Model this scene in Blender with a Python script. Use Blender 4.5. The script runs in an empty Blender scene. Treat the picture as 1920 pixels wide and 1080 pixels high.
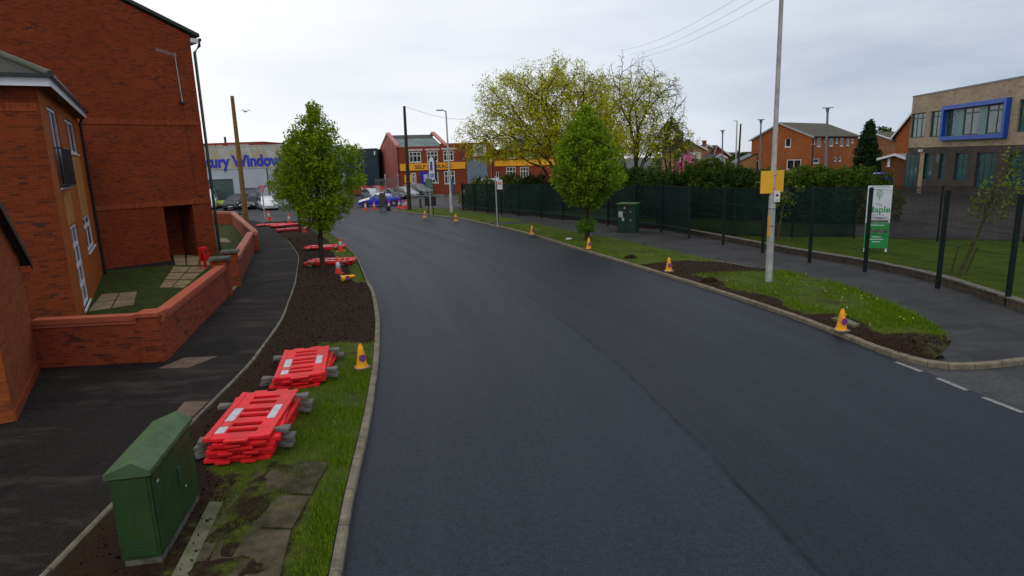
import bpy, bmesh, math, random
import numpy as np
from mathutils import Matrix, Vector
from mathutils.geometry import tessellate_polygon
C = bpy.context.scene.collection
S = bpy.context.scene
R = math.radians
# ------------------------------------------------------------------ camera
FP = 1170.0; HC = 4.6
n_ = np.array([-.034, 1, -242 / FP]); n_ /= np.linalg.norm(n_)
y_ = np.array([0, 0, 1.]) - n_[2] * n_; y_ /= np.linalg.norm(y_)
x_ = np.cross(n_, y_)
if x_[0] < 0: x_ = -x_
cd = bpy.data.cameras.new('camera'); cam = bpy.data.objects.new('camera', cd); C.objects.link(cam)
cd.sensor_width = 36; cd.lens = 36 * FP / 1920; cd.clip_end = 3000; cd.clip_start = .1
cam.matrix_world = Matrix(((x_[0], x_[1], -x_[2], 0), (y_[0], y_[1], -y_[2], 0), (n_[0], n_[1], -n_[2], HC), (0, 0, 0, 1)))
S.camera = cam
def ray(px, py):
    c = np.array([(px - 960) / FP, (540 - py) / FP, 1.]); return np.array([c @ x_, c @ y_, c @ n_])
def G(px, py, z=0.1):
    r = ray(px, py); t = (z - HC) / r[2]; return (r[0] * t, r[1] * t)
def At(px, py, Y):
    r = ray(px, py); t = Y / r[1]; return (r[0] * t, Y, r[2] * t + HC)
# ------------------------------------------------------------------ world / sun
SUN_EL, SUN_AZ = 52, 150      # azimuth clockwise from +Y
w = bpy.data.worlds.new('World'); S.world = w; w.use_nodes = True
nt = w.node_tree; nt.nodes.clear()
def N(t, k, **kw):
    nd = t.nodes.new(k)
    for a, b in kw.items(): setattr(nd, a, b)
    return nd
out = N(nt, 'ShaderNodeOutputWorld'); mixs = N(nt, 'ShaderNodeMixShader')
b1 = N(nt, 'ShaderNodeBackground'); b2 = N(nt, 'ShaderNodeBackground')
sky = N(nt, 'ShaderNodeTexSky', sky_type='NISHITA'); sky.sun_disc = False
sky.sun_elevation = R(SUN_EL); sky.sun_rotation = R(SUN_AZ)
nt.links.new(sky.outputs[0], b1.inputs[0]); b1.inputs[1].default_value = .1
tc = N(nt, 'ShaderNodeTexCoord'); mp = N(nt, 'ShaderNodeMapping'); mp.inputs['Scale'].default_value = (1.2, 1.2, 5)
nz = N(nt, 'ShaderNodeTexNoise'); nz.inputs['Scale'].default_value = 1.6; nz.inputs['Detail'].default_value = 6; nz.inputs['Roughness'].default_value = .55
nt.links.new(tc.outputs['Generated'], mp.inputs[0]); nt.links.new(mp.outputs[0], nz.inputs[0])
sx = N(nt, 'ShaderNodeSeparateXYZ'); nt.links.new(tc.outputs['Generated'], sx.inputs[0])
def mth(t, op, a, b=None, clamp=False):
    m = N(t, 'ShaderNodeMath', operation=op); m.use_clamp = clamp
    for i, v in enumerate((a, b)):
        if v is None: continue
        if isinstance(v, (int, float)): m.inputs[i].default_value = v
        else: t.links.new(v, m.inputs[i])
    return m.outputs[0]
g = mth(nt, 'MULTIPLY', sx.outputs[0], .62)               # brighter cloud to the west
g = mth(nt, 'ADD', g, .46)
g = mth(nt, 'ADD', g, mth(nt, 'MULTIPLY', mth(nt, 'SUBTRACT', nz.outputs[0], .5), .75))
cr = N(nt, 'ShaderNodeValToRGB'); nt.links.new(g, cr.inputs[0])
cr.color_ramp.elements[0].position = .08; cr.color_ramp.elements[0].color = (1.0, .995, .99, 1)
cr.color_ramp.elements[1].position = .95; cr.color_ramp.elements[1].color = (.36, .44, .57, 1)
e = cr.color_ramp.elements.new(.45); e.color = (.82, .85, .90, 1)
nt.links.new(cr.outputs[0], b2.inputs[0]); b2.inputs[1].default_value = 1.1
mixs.inputs[0].default_value = .94
nt.links.new(b1.outputs[0], mixs.inputs[1]); nt.links.new(b2.outputs[0], mixs.inputs[2]); nt.links.new(mixs.outputs[0], out.inputs[0])
sl = bpy.data.lights.new('sun', 'SUN'); sl.energy = .6; sl.angle = R(20); sl.color = (1, .96, .9)
so = bpy.data.objects.new('sun', sl); C.objects.link(so)
so.rotation_euler = Vector((math.sin(R(SUN_AZ)) * math.cos(R(SUN_EL)), math.cos(R(SUN_AZ)) * math.cos(R(SUN_EL)), math.sin(R(SUN_EL)))).to_track_quat('Z', 'Y').to_euler()
S.view_settings.view_transform = 'Standard'; S.view_settings.look = 'None'
S.view_settings.exposure = 0; S.view_settings.gamma = 1
# ------------------------------------------------------------------ materials
MT = {}
def new_mat(name):
    m = bpy.data.materials.new(name); m.use_nodes = True; MT[name] = m
    return m, m.node_tree, m.node_tree.nodes['Principled BSDF']
def mixc(t, fac, a, b, mode='MIX'):
    m = N(t, 'ShaderNodeMix', data_type='RGBA', blend_type=mode)
    for s, v in ((m.inputs[0], fac), (m.inputs[6], a), (m.inputs[7], b)):
        if isinstance(v, (int, float)): s.default_value = v
        elif isinstance(v, tuple): s.default_value = (*v[:3], 1)
        else: t.links.new(v, s)
    return m.outputs[2]
def noise(t, scale, detail=4, coord=None, rough=.55):
    n = N(t, 'ShaderNodeTexNoise'); n.inputs['Scale'].default_value = scale; n.inputs['Detail'].default_value = detail; n.inputs['Roughness'].default_value = rough
    if coord is not None: t.links.new(coord, n.inputs[0])
    return n.outputs[0]
def ramp(t, v, a, b):
    m = N(t, 'ShaderNodeMapRange'); m.inputs[1].default_value = a; m.inputs[2].default_value = b; t.links.new(v, m.inputs[0]); return m.outputs[0]
def bump(t, bs, h, st, dist=.02):
    b = N(t, 'ShaderNodeBump'); b.inputs['Strength'].default_value = st; b.inputs['Distance'].default_value = dist
    t.links.new(h, b.inputs['Height']); t.links.new(b.outputs[0], bs.inputs['Normal'])
def M(name, col, rough=.7, var=.18, scale=3, bmp=0, metal=0, spec=.5, col2=None, coat=0):
    if name in MT: return MT[name]
    m, t, bs = new_mat(name)
    tcn = N(t, 'ShaderNodeTexCoord').outputs['Object']
    nn = noise(t, scale, 5, tcn, .65)
    c2 = col2 or tuple(c * (1 - 2.2 * var) for c in col); c1 = col if col2 else tuple(c * (1 + .7 * var) for c in col)
    t.links.new(mixc(t, ramp(t, nn, .3, .7), c1, c2), bs.inputs['Base Color'])
    t.links.new(ramp2(t, nn, rough), bs.inputs['Roughness'])
    bs.inputs['Metallic'].default_value = metal; bs.inputs['Specular IOR Level'].default_value = spec; bs.inputs['Coat Weight'].default_value = coat
    if bmp: bump(t, bs, noise(t, scale * 12, 3, tcn), bmp)
    return m
def ramp2(t, v, r):
    m = N(t, 'ShaderNodeMapRange'); m.inputs[1].default_value = .3; m.inputs[2].default_value = .7
    m.inputs[3].default_value = max(0, r - .06); m.inputs[4].default_value = min(1, r + .08); t.links.new(v, m.inputs[0]); return m.outputs[0]
def brick(name, c1, c2, mortar, dark=(.03, .02, .02), darkamt=.35, bw=.225, bh=.075, vert=False):
    m, t, bs = new_mat(name)
    uv = N(t, 'ShaderNodeTexCoord').outputs['UV']
    if vert:
        mpn = N(t, 'ShaderNodeMapping'); mpn.inputs['Rotation'].default_value = (0, 0, math.pi / 2); t.links.new(uv, mpn.inputs[0]); uvb = mpn.outputs[0]
    else: uvb = uv
    b = N(t, 'ShaderNodeTexBrick'); b.inputs['Scale'].default_value = 1; b.inputs['Brick Width'].default_value = bw; b.inputs['Row Height'].default_value = bh
    b.inputs['Mortar Size'].default_value = .009; b.inputs['Mortar Smooth'].default_value = .2; b.inputs['Bias'].default_value = -.1
    b.inputs['Color1'].default_value = (*c1, 1); b.inputs['Color2'].default_value = (*c2, 1); b.inputs['Mortar'].default_value = (*mortar, 1)
    t.links.new(uvb, b.inputs[0])
    # second brick lattice picks out scattered burnt headers
    b2_ = N(t, 'ShaderNodeTexBrick'); b2_.inputs['Scale'].default_value = 1; b2_.inputs['Brick Width'].default_value = bw; b2_.inputs['Row Height'].default_value = bh
    b2_.inputs['Mortar Size'].default_value = 0; b2_.inputs['Bias'].default_value = -.0
    b2_.inputs['Color1'].default_value = (0, 0, 0, 1); b2_.inputs['Color2'].default_value = (1, 1, 1, 1)
    t.links.new(uvb, b2_.inputs[0])
    bb = N(t, 'ShaderNodeRGBToBW'); t.links.new(b2_.outputs[0], bb.inputs[0])
    st = N(t, 'ShaderNodeMapping'); st.inputs['Scale'].default_value = (1, 2.6, 1); t.links.new(uv, st.inputs[0])
    pn = noise(t, 1.6, 4, st.outputs[0], .6)
    sel = mth(t, 'MULTIPLY', ramp(t, bb.outputs[0], .72, .8), ramp(t, pn, .42, .62))
    col = mixc(t, mth(t, 'MULTIPLY', sel, darkamt * 2, True), b.outputs[0], dark)
    col = mixc(t, mth(t, 'MULTIPLY', ramp(t, noise(t, .35, 6, uv, .65), .38, .66), .55), col, tuple(c * .55 for c in c1))
    col = mixc(t, mth(t, 'MULTIPLY', ramp(t, noise(t, 14, 4, uv, .7), .45, .7), .3), col, tuple(c * .5 for c in c2))
    t.links.new(col, bs.inputs['Base Color']); bs.inputs['Roughness'].default_value = .9; bs.inputs['Specular IOR Level'].default_value = .2
    bump(t, bs, b.outputs['Fac'], -.35, .01)
    return m
BRK = brick('brick_red', (.27, .043, .009), (.15, .021, .005), (.17, .065, .03), darkamt=.35)
BRKV = brick('brick_soldier', (.36, .062, .016), (.23, .034, .011), (.16, .06, .035), vert=True, darkamt=.1)
BRKO = brick('brick_orange', (.50, .115, .008), (.38, .075, .006), (.24, .075, .02), darkamt=.12)
BRKC = brick('brick_outbuilding', (.36, .078, .014), (.24, .045, .010), (.20, .07, .03), darkamt=.25)
BRKB = brick('brick_gable', (.27, .040, .008), (.16, .020, .005), (.17, .06, .028), darkamt=.3)
BRKW = brick('brick_garden', (.31, .052, .016), (.19, .027, .009), (.20, .075, .04), darkamt=.35)
BRKF = brick('brick_far', (.30, .055, .026), (.23, .038, .02), (.20, .07, .045), darkamt=.1)
BRKH = brick('brick_house', (.40, .118, .028), (.30, .08, .02), (.32, .13, .06), darkamt=.2)
BRKHD = brick('brick_brown_dark', (.17, .065, .022), (.12, .045, .016), (.14, .06, .03), darkamt=.2)
BRKG = brick('brick_buff', (.42, .34, .235), (.33, .265, .18), (.28, .23, .165), dark=(.15, .12, .09), darkamt=.25, bw=.45, bh=.15)
BRKD = brick('brick_greydark', (.085, .07, .062), (.06, .048, .042), (.07, .058, .05), dark=(.03, .025, .02), darkamt=.2, bw=.45, bh=.15)
def asphalt(name, col, rough, lane=False, patch=0, spec=.5):
    m, t, bs = new_mat(name)
    ob = N(t, 'ShaderNodeTexCoord').outputs['Object']
    fine = noise(t, 38, 3, ob, .85); med = noise(t, 1.3, 6, ob, .65)
    c = mixc(t, ramp(t, fine, .38, .64), tuple(x * .25 for x in col), tuple(min(1, x * 2.3) for x in col))
    mid_ = noise(t, 10, 7, ob, .85); c = mixc(t, mth(t, 'MULTIPLY', ramp(t, mid_, .46, .62), .45), c, tuple(min(1, x * 2.4) for x in col)); c = mixc(t, mth(t, 'MULTIPLY', ramp(t, mid_, .5, .36), .5), c, tuple(x * .4 for x in col))
    c = mixc(t, mth(t, 'MULTIPLY', ramp(t, med, .35, .7), .15 if lane else .35), c, tuple(x * .6 for x in col))
    if patch:
        mpn = N(t, 'ShaderNodeMapping'); mpn.inputs['Scale'].default_value = (.35, 1.3, 1); t.links.new(ob, mpn.inputs[0])
        pn = noise(t, 1.0, 7, mpn.outputs[0], .72)
        c = mixc(t, mth(t, 'MULTIPLY', ramp(t, pn, .50, .62), patch), c, tuple(min(1, x * (4.2 if col[0] < .02 else 2.4)) for x in col))
    if patch:
        pd = noise(t, .55, 6, ob, .6); c = mixc(t, mth(t, 'MULTIPLY', ramp(t, pd, .53, .57), .45), c, tuple(x * .4 for x in col))
    r = ramp2(t, fine, rough)
    if lane:
        uv = N(t, 'ShaderNodeTexCoord').outputs['UV']
        s = N(t, 'ShaderNodeSeparateXYZ'); t.links.new(uv, s.inputs[0])
        wob = mth(t, 'MULTIPLY', mth(t, 'SUBTRACT', noise(t, .9, 4, ob), .5), .22)
        u = mth(t, 'ADD', s.outputs[0], wob)
        ln = ramp(t, mth(t, 'ABSOLUTE', u), .06, .01)
        br = ramp(t, noise(t, 1.8, 4, ob, .7), .3, .6)
        c = mixc(t, mth(t, 'MULTIPLY', mth(t, 'MULTIPLY', ln, br), .95, True), c, (.002, .002, .003))
        hv = ramp(t, u, -.15, .15)
        c = mixc(t, mth(t, 'MULTIPLY', hv, .32), c, tuple(x * .45 for x in col))
        c = mixc(t, mth(t, 'MULTIPLY', ramp(t, mth(t, 'ABSOLUTE', mth(t, 'ADD', u, .16)), .09, .0), .25), c, tuple(x * 2.2 for x in col))
        ms = N(t, 'ShaderNodeMapping'); ms.inputs['Scale'].default_value = (.9, .03, 1); t.links.new(uv, ms.inputs[0])
        sn = noise(t, 1.2, 6, ms.outputs[0], .6)
        c = mixc(t, mth(t, 'MULTIPLY', ramp(t, sn, .4, .75), .16), c, tuple(x * 2.0 for x in col))
        rr = mth(t, 'ADD', r, mth(t, 'MULTIPLY', mth(t, 'SUBTRACT', sn, .5), -.2))
        r = rr
    t.links.new(c, bs.inputs['Base Color']); t.links.new(r, bs.inputs['Roughness']); bs.inputs['Specular IOR Level'].default_value = spec
    bump(t, bs, fine, .6, .012)
    return m
ROAD = asphalt('new_asphalt', (.0130, .0170, .0235), .56, lane=True, spec=.21)
OLD = asphalt('old_asphalt', (.036, .035, .036), .8, patch=.35, spec=.4)
PAVE = asphalt('footway_asphalt', (.0115, .0095, .008), .85, patch=.6, spec=.15)
PAVER = asphalt('footway_right', (.023, .022, .022), .75, patch=.5, spec=.3)
PLAY = asphalt('playground_asphalt', (.040, .034, .033), .9, patch=.25, spec=.2)
def verge_mat():
    m, t, bs = new_mat('verge_soil_grass')
    ob = N(t, 'ShaderNodeTexCoord').outputs['Object']
    at = N(t, 'ShaderNodeAttribute', attribute_name='grass').outputs['Fac']
    n1 = noise(t, 3.2, 6, ob, .7); n2 = noise(t, 30, 4, ob, .75)
    gr0 = None
    soil = mixc(t, ramp(t, n2, .3, .7), (.010, .0055, .003), (.046, .024, .012))
    gr = mixc(t, ramp(t, n1, .35, .65), (.045, .085, .007), (.11, .135, .012))
    gr = mixc(t, mth(t, 'MULTIPLY', ramp(t, n2, .4, .7), .5), gr, (.03, .03, .01)); gr = mixc(t, mth(t, 'MULTIPLY', ramp(t, noise(t, 1.1, 5, ob, .7), .5, .64), .65), gr, (.04, .03, .012))
    f = ramp(t, mth(t, 'ADD', at, mth(t, 'MULTIPLY', mth(t, 'SUBTRACT', n1, .5), 1.1)), .38, .6)
    t.links.new(mixc(t, f, soil, gr), bs.inputs['Base Color']); bs.inputs['Roughness'].default_value = .95; bs.inputs['Specular IOR Level'].default_value = .15
    bump(t, bs, mth(t, 'ADD', n1, n2), .9, .06)
    return m
VERGE = verge_mat()
LAWN = M('lawn', (.050, .072, .007), .95, .3, 1.2, .6, spec=.05, col2=(.028, .043, .005))
SOIL = M('soil', (.026, .014, .007), .95, .3, 6, .8, spec=.1)
CONC = M('concrete_kerb', (.20, .17, .125), .9, .22, 5, .3, spec=.2)
SLAB = M('mossy_slab', (.115, .092, .058), .95, .1, 2.6, .8, spec=.1, col2=(.022, .024, .008))
EDGE = M('edging', (.33, .31, .28), .9, .2, 4, .2)
YSTONE = M('yellow_stone', (.26, .19, .09), .9, .25, 3, .2)
TACT = M('buff_paving', (.13, .085, .055), .9, .2, 4, .2)
WHITEP = M('white_plastic', (.72, .72, .74), .45, .06)
GLASS = M('window_glass', (.018, .024, .03), .06, .2, spec=.9)
def glassgreen():
    return M('green_glass', (.03, .13, .12), .08, .35, 1.5, spec=.8, col2=(.008, .03, .035))
BLACKP = M('black_plastic', (.012, .012, .014), .4, .2)
DKGREEN = M('dark_green_metal', (.004, .011, .010), .6, .2, spec=.25)
GALV = M('galvanised_steel', (.42, .42, .40), .5, .18, 2.5, metal=.15)
TILE = M('roof_tile', (.026, .026, .024), .8, .3, 2, .5, col2=(.045, .043, .03))
TILEM = M('roof_moss', (.10, .10, .085), .85, .3, 2, .5, col2=(.06, .075, .025))
def leafmat(name, a, b, trans=.35):
    m, t, bs = new_mat(name)
    at = N(t, 'ShaderNodeAttribute', attribute_name='tint').outputs['Fac']
    c = mixc(t, at, a, b)
    t.links.new(c, bs.inputs['Base Color']); bs.inputs['Roughness'].default_value = .8; bs.inputs['Specular IOR Level'].default_value = .08
    tr = N(t, 'ShaderNodeBsdfTranslucent'); t.links.new(c, tr.inputs[0])
    mx = N(t, 'ShaderNodeMixShader'); mx.inputs[0].default_value = trans
    o = t.nodes['Material Output']; t.links.new(bs.outputs[0], mx.inputs[1]); t.links.new(tr.outputs[0], mx.inputs[2]); t.links.new(mx.outputs[0], o.inputs[0])
    return m
LF_STREET = leafmat('leaf_street', (.055, .12, .005), (.34, .44, .018), .42)
LF_ROUND = leafmat('leaf_round', (.07, .14, .007), (.34, .46, .03), .45)
LF_MAPLE = leafmat('leaf_spring', (.22, .25, .006), (.66, .62, .012), .3)
LF_DARK = leafmat('leaf_dark', (.012, .030, .006), (.075, .12, .02))
LF_HEDGE = leafmat('leaf_hedge', (.02, .045, .007), (.12, .18, .02))
LF_CONE = leafmat('leaf_conifer', (.010, .022, .010), (.03, .06, .02), .1)
LF_BUSH = leafmat('leaf_bush', (.05, .08, .012), (.18, .24, .04))
LF_SHOOT = leafmat('leaf_shoot', (.05, .13, .01), (.16, .28, .03))
LF_PINK = leafmat('blossom', (.65, .10, .25), (.85, .30, .45))
GRASSM = leafmat('grass_blade', (.035, .090, .004), (.22, .32, .012), .35)
FLOWER = leafmat('flower', (.42, .43, .33), (.5, .42, .04), .1)
BARK = M('bark', (.055, .042, .028), .95, .3, 8, .5, spec=.1)
BARKG = M('bark_green', (.085, .075, .035), .95, .3, 8, .5, spec=.1)
def plastic(name, col, rough=.42):
    m, t, bs = new_mat(name)
    ob = N(t, 'ShaderNodeTexCoord').outputs['Object']
    n1 = noise(t, 3, 6, ob, .7); n2 = noise(t, 40, 4, ob, .7)
    c = mixc(t, mth(t, 'MULTIPLY', ramp(t, n1, .42, .66), .7), col, tuple(x * .45 + .02 for x in col))
    c = mixc(t, mth(t, 'MULTIPLY', ramp(t, n2, .6, .72), .5), c, (.12, .08, .06))
    t.links.new(c, bs.inputs['Base Color']); bs.inputs['Roughness'].default_value = rough; bs.inputs['Specular IOR Level'].default_value = .3
    return m
REDP = plastic('red_plastic', (.78, .010, .016), .5)
RUBBER = plastic('grey_rubber_foot', (.15, .14, .125), .85)
YELP = plastic('yellow_plastic', (.85, .36, .012))
CONER = plastic('cone_red', (.80, .045, .02))
REFW = M('reflective_white', (.52, .52, .54), .4, .12, 9)
REFR = M('reflective_red', (.65, .02, .02), .4, .1)
# ------------------------------------------------------------------ mesh helper
def orient(a, b):
    return 1
class MB:
    def __init__(s): s.v = []; s.f = []; s.m = []; s.cur = 0; s.sm = []
    def add(s, vs, fs, smooth=False):
        o = len(s.v); s.v += [tuple(map(float, p)) for p in vs]
        for f in fs: s.f.append([i + o for i in f]); s.m.append(s.cur); s.sm.append(smooth)
        return s
    def box(s, x0, x1, y0, y1, z0, z1, X=None):
        vs = [(x, y, z) for x in (x0, x1) for y in (y0, y1) for z in (z0, z1)]
        if X is not None: vs = [X(*p) for p in vs]
        return s.add(vs, [(0, 1, 3, 2), (4, 6, 7, 5), (0, 4, 5, 1), (2, 3, 7, 6), (0, 2, 6, 4), (1, 5, 7, 3)])
    def prism(s, poly, h0, h1, X=lambda x, y, z: (x, y, z)):
        k = len(poly); vs = [X(x, y, h0) for x, y in poly] + [X(x, y, h1) for x, y in poly]
        tri = tessellate_polygon([[Vector((x, y, 0)) for x, y in poly]])
        fs = [tuple(t) for t in tri] + [tuple(i + k for i in t) for t in tri] + [(i, (i + 1) % k, (i + 1) % k + k, i + k) for i in range(k)]
        return s.add(vs, fs)
    def sheet(s, poly, z):
        tri = tessellate_polygon([[Vector((p[0], p[1], 0)) for p in poly]])
        return s.add([(p[0], p[1], z) for p in poly], [tuple(t) for t in tri])
    def tube(s, pts, rad, n=8, cap=True, smooth=True):
        P = [Vector(p) for p in pts]
        if isinstance(rad, (int, float)): rad = [rad] * len(P)
        vs = []; 
        for i, p in enumerate(P):
            d = (P[min(i + 1, len(P) - 1)] - P[max(i - 1, 0)]).normalized()
            a = d.cross(Vector((0, 0, 1)) if abs(d.z) < .9 else Vector((1, 0, 0))).normalized(); b = d.cross(a)
            for k in range(n):
                t = 2 * math.pi * k / n; vs.append(p + (a * math.cos(t) + b * math.sin(t)) * rad[i])
        fs = [(i * n + k, i * n + (k + 1) % n, (i + 1) * n + (k + 1) % n, (i + 1) * n + k) for i in range(len(P) - 1) for k in range(n)]
        s.add(vs, fs, smooth)
        if cap: s.add(vs[:n], [tuple(range(n))]); s.add(vs[-n:], [tuple(range(n))])
        return s
    def lathe(s, prof, c=(0, 0, 0), n=20, smooth=True):
        vs = [(c[0] + r * math.cos(2 * math.pi * k / n), c[1] + r * math.sin(2 * math.pi * k / n), c[2] + z) for r, z in prof for k in range(n)]
        fs = [(i * n + k, i * n + (k + 1) % n, (i + 1) * n + (k + 1) % n, (i + 1) * n + k) for i in range(len(prof) - 1) for k in range(n)]
        return s.add(vs, fs, smooth)
    def plate(s, xs, ys, filled, z0, z1, X=lambda x, y, z: (x, y, z)):
        """flat plate of cells with real openings"""
        nx, ny = len(xs) - 1, len(ys) - 1
        F = lambda i, j: 0 <= i < nx and 0 <= j < ny and filled((xs[i] + xs[i + 1]) / 2, (ys[j] + ys[j + 1]) / 2)
        idx = {}
        vs = []
        def V(i, j, k):
            if (i, j, k) not in idx: idx[(i, j, k)] = len(vs); vs.append(X(xs[i], ys[j], (z0, z1)[k]))
            return idx[(i, j, k)]
        fs = []
        for i in range(nx):
            for j in range(ny):
                if not F(i, j): continue
                fs.append((V(i, j, 1), V(i + 1, j, 1), V(i + 1, j + 1, 1), V(i, j + 1, 1)))
                fs.append((V(i, j, 0), V(i, j + 1, 0), V(i + 1, j + 1, 0), V(i + 1, j, 0)))
                if not F(i - 1, j): fs.append((V(i, j, 0), V(i, j, 1), V(i, j + 1, 1), V(i, j + 1, 0)))
                if not F(i + 1, j): fs.append((V(i + 1, j, 0), V(i + 1, j + 1, 0), V(i + 1, j + 1, 1), V(i + 1, j, 1)))
                if not F(i, j - 1): fs.append((V(i, j, 0), V(i + 1, j, 0), V(i + 1, j, 1), V(i, j, 1)))
                if not F(i, j + 1): fs.append((V(i, j + 1, 0), V(i, j + 1, 1), V(i + 1, j + 1, 1), V(i + 1, j + 1, 0)))
        return s.add(vs, fs)
    def build(s, name, mats, parent=None, uv=False, bevel=0, label=None, seg=2, local=False, fixn=True):
        me = bpy.data.meshes.new(name)
        off = Vector((0, 0, 0))
        if parent is not None and not local:
            p = parent
            while p is not None: off = off + p.location; p = p.parent
        vs = [tuple(Vector(v) - off) for v in s.v] if off.length else s.v
        me.from_pydata(vs, [], s.f)
        if not isinstance(mats, (list, tuple)): mats = [mats]
        for m in mats: me.materials.append(m)
        me.polygons.foreach_set('material_index', s.m); me.polygons.foreach_set('use_smooth', s.sm)
        if fixn:
            bm = bmesh.new(); bm.from_mesh(me); bmesh.ops.recalc_face_normals(bm, faces=bm.faces); bm.to_mesh(me); bm.free()
        if uv: boxuv(me)
        me.update()
        o = bpy.data.objects.new(name, me); C.objects.link(o)
        if parent is not None: o.parent = parent
        if bevel:
            b = o.modifiers.new('bevel', 'BEVEL'); b.width = bevel; b.segments = seg; b.limit_method = 'ANGLE'; b.angle_limit = R(40)
        if label: o['label'] = label
        return o
def boxuv(me):
    L = me.uv_layers.new(name='UVMap'); d = L.data
    for p in me.polygons:
        nn = p.normal
        if abs(nn.z) > .8: t = Vector((1, 0, 0)); b = Vector((0, 1, 0))
        else: t = Vector((-nn.y, nn.x, 0)).normalized(); b = Vector((0, 0, 1))
        for li in p.loop_indices:
            co = me.vertices[me.loops[li].vertex_index].co; d[li].uv = (co.dot(t), co.dot(b))
def tag(o, label=None, cat=None, group=None, kind=None):
    if label: o['label'] = label
    if cat: o['category'] = cat
    if group: o['group'] = group
    if kind: o['kind'] = kind
    return o
def thing(name, label, cat, loc=(0, 0, 0), rz=0, group=None):
    o = bpy.data.objects.new(name, None); C.objects.link(o); o.location = loc; o.rotation_euler = (0, 0, rz); o.empty_display_size = .1
    return tag(o, label, cat, group)
def copy_tree(o, parent=None):
    c = o.copy(); C.objects.link(c); c.parent = parent
    for ch in list(o.children): copy_tree(ch, c)
    return c
def struct(o): o['kind'] = 'structure'; return o
def text(name, body, size, mat, X, parent, extrude=.01, align='CENTER', bold=0.0, sx=1.0):
    cu = bpy.data.curves.new(name, 'FONT'); cu.body = body; cu.size = size; cu.extrude = extrude; cu.align_x = align; cu.offset = bold
    tmp = bpy.data.objects.new('tmp', cu); C.objects.link(tmp)
    bpy.context.view_layer.update()
    me = bpy.data.meshes.new_from_object(tmp.evaluated_get(bpy.context.evaluated_depsgraph_get()))
    bpy.data.objects.remove(tmp); bpy.data.curves.remove(cu)
    mb = MB()
    mb.add([X(v.co.x * sx, v.co.y, v.co.z + extrude) for v in me.vertices], [tuple(p.vertices) for p in me.polygons])
    return mb.build(name, mat, parent)
# vertical frame: s along wall, z up, o out toward viewer
class Frame:
    def __init__(s, a, b):
        s.a = np.array(a[:2], float); b = np.array(b[:2], float); s.L = float(np.linalg.norm(b - s.a)); s.d = (b - s.a) / s.L
        s.n = np.array([-s.d[1], s.d[0]])
        if s.n @ (-s.a) < 0: s.n = -s.n
    def __call__(s, u, o, z):
        p = s.a + s.d * u + s.n * o; return (p[0], p[1], z)
    def X(s): return lambda u, z, o: s(u, o, z)       # for plate/prism: (s,z,out)
    def pix(s, px, py):
        r = ray(px, py); nn = np.array([-s.d[1], s.d[0]]); t = (s.a @ nn) / (r[:2] @ nn); p = r[:2] * t
        return (float((p - s.a) @ s.d), float(r[2] * t + HC))
def wallplate(mb, fr, s0, s1, z0, z1, holes, th=.25):
    xs = sorted({s0, s1, *[h[0] for h in holes], *[h[1] for h in holes]}); ys = sorted({z0, z1, *[h[2] for h in holes], *[h[3] for h in holes]})
    xs = [x for x in xs if s0 <= x <= s1]; ys = [y for y in ys if z0 <= y <= z1]
    f = lambda x, y: not any(h[0] < x < h[1] and h[2] < y < h[3] for h in holes)
    mb.plate(xs, ys, f, -th, 0, fr.X())
def window(fr, s0, s1, z0, z1, parent, cols=2, rows=1, fm=None, gm=None, fw=.06, back=.09, sill=True, bw=.04, rowpos=None, name='window', lintel=None):
    fm = fm or WHITEP; gm = gm or GLASS
    mb = MB(); X = fr.X(); o0, o1 = -back, -back + .06
    mb.prism([(s0, z0), (s0 + fw, z0), (s0 + fw, z1), (s0, z1)], o0, o1, X); mb.prism([(s1 - fw, z0), (s1, z0), (s1, z1), (s1 - fw, z1)], o0, o1, X)
    mb.prism([(s0 + fw, z0), (s1 - fw, z0), (s1 - fw, z0 + fw), (s0 + fw, z0 + fw)], o0, o1, X); mb.prism([(s0 + fw, z1 - fw), (s1 - fw, z1 - fw), (s1 - fw, z1), (s0 + fw, z1)], o0, o1, X)
    for i in range(1, cols):
        c = s0 + (s1 - s0) * i / cols; mb.prism([(c - bw / 2, z0 + fw), (c + bw / 2, z0 + fw), (c + bw / 2, z1 - fw), (c - bw / 2, z1 - fw)], o0 + .005, o1 - .005, X)
    for k in (rowpos or [i / rows for i in range(1, rows)]):
        c = z0 + (z1 - z0) * k; mb.prism([(s0 + fw, c - bw / 2), (s1 - fw, c - bw / 2), (s1 - fw, c + bw / 2), (s0 + fw, c + bw / 2)], o0 + .008, o1 - .002, X)
    if sill: mb.prism([(s0 - .05, z0 - .06), (s1 + .05, z0 - .06), (s1 + .05, z0), (s0 - .05, z0)], -back, .05, X)
    wd = mb.build(name, fm, parent)
    MB().prism([(s0 + .02, z0 + .02), (s1 - .02, z0 + .02), (s1 - .02, z1 - .02), (s0 + .02, z1 - .02)], o0 + .02, o0 + .03, X).build('pane', gm, wd)
    return wd
# ------------------------------------------------------------------ ground curves (x as function of Y)
def curve(pts, ext0=-6, ext1=66):
    p = sorted([(q[1], q[0]) for q in pts]); ys = np.arange(ext0, ext1, .25)
    Y = np.array([a for a, _ in p]); Xs = np.array([b for _, b in p])
    x = np.interp(ys, Y, Xs)
    lo = (Xs[1] - Xs[0]) / (Y[1] - Y[0]); hi = (Xs[-1] - Xs[-2]) / (Y[-1] - Y[-2])
    x = np.where(ys < Y[0], Xs[0] + (ys - Y[0]) * lo, x); x = np.where(ys > Y[-1], Xs[-1] + (ys - Y[-1]) * hi, x)
    k = np.exp(-np.linspace(-2, 2, 17) ** 2); k /= k.sum(); xp = np.concatenate([x[0] + (np.arange(-8, 0)) * (x[1] - x[0]), x, x[-1] + np.arange(1, 9) * (x[-1] - x[-2])])
    x = np.convolve(xp, k, 'valid')
    return lambda y: np.interp(y, ys, x)
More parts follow.
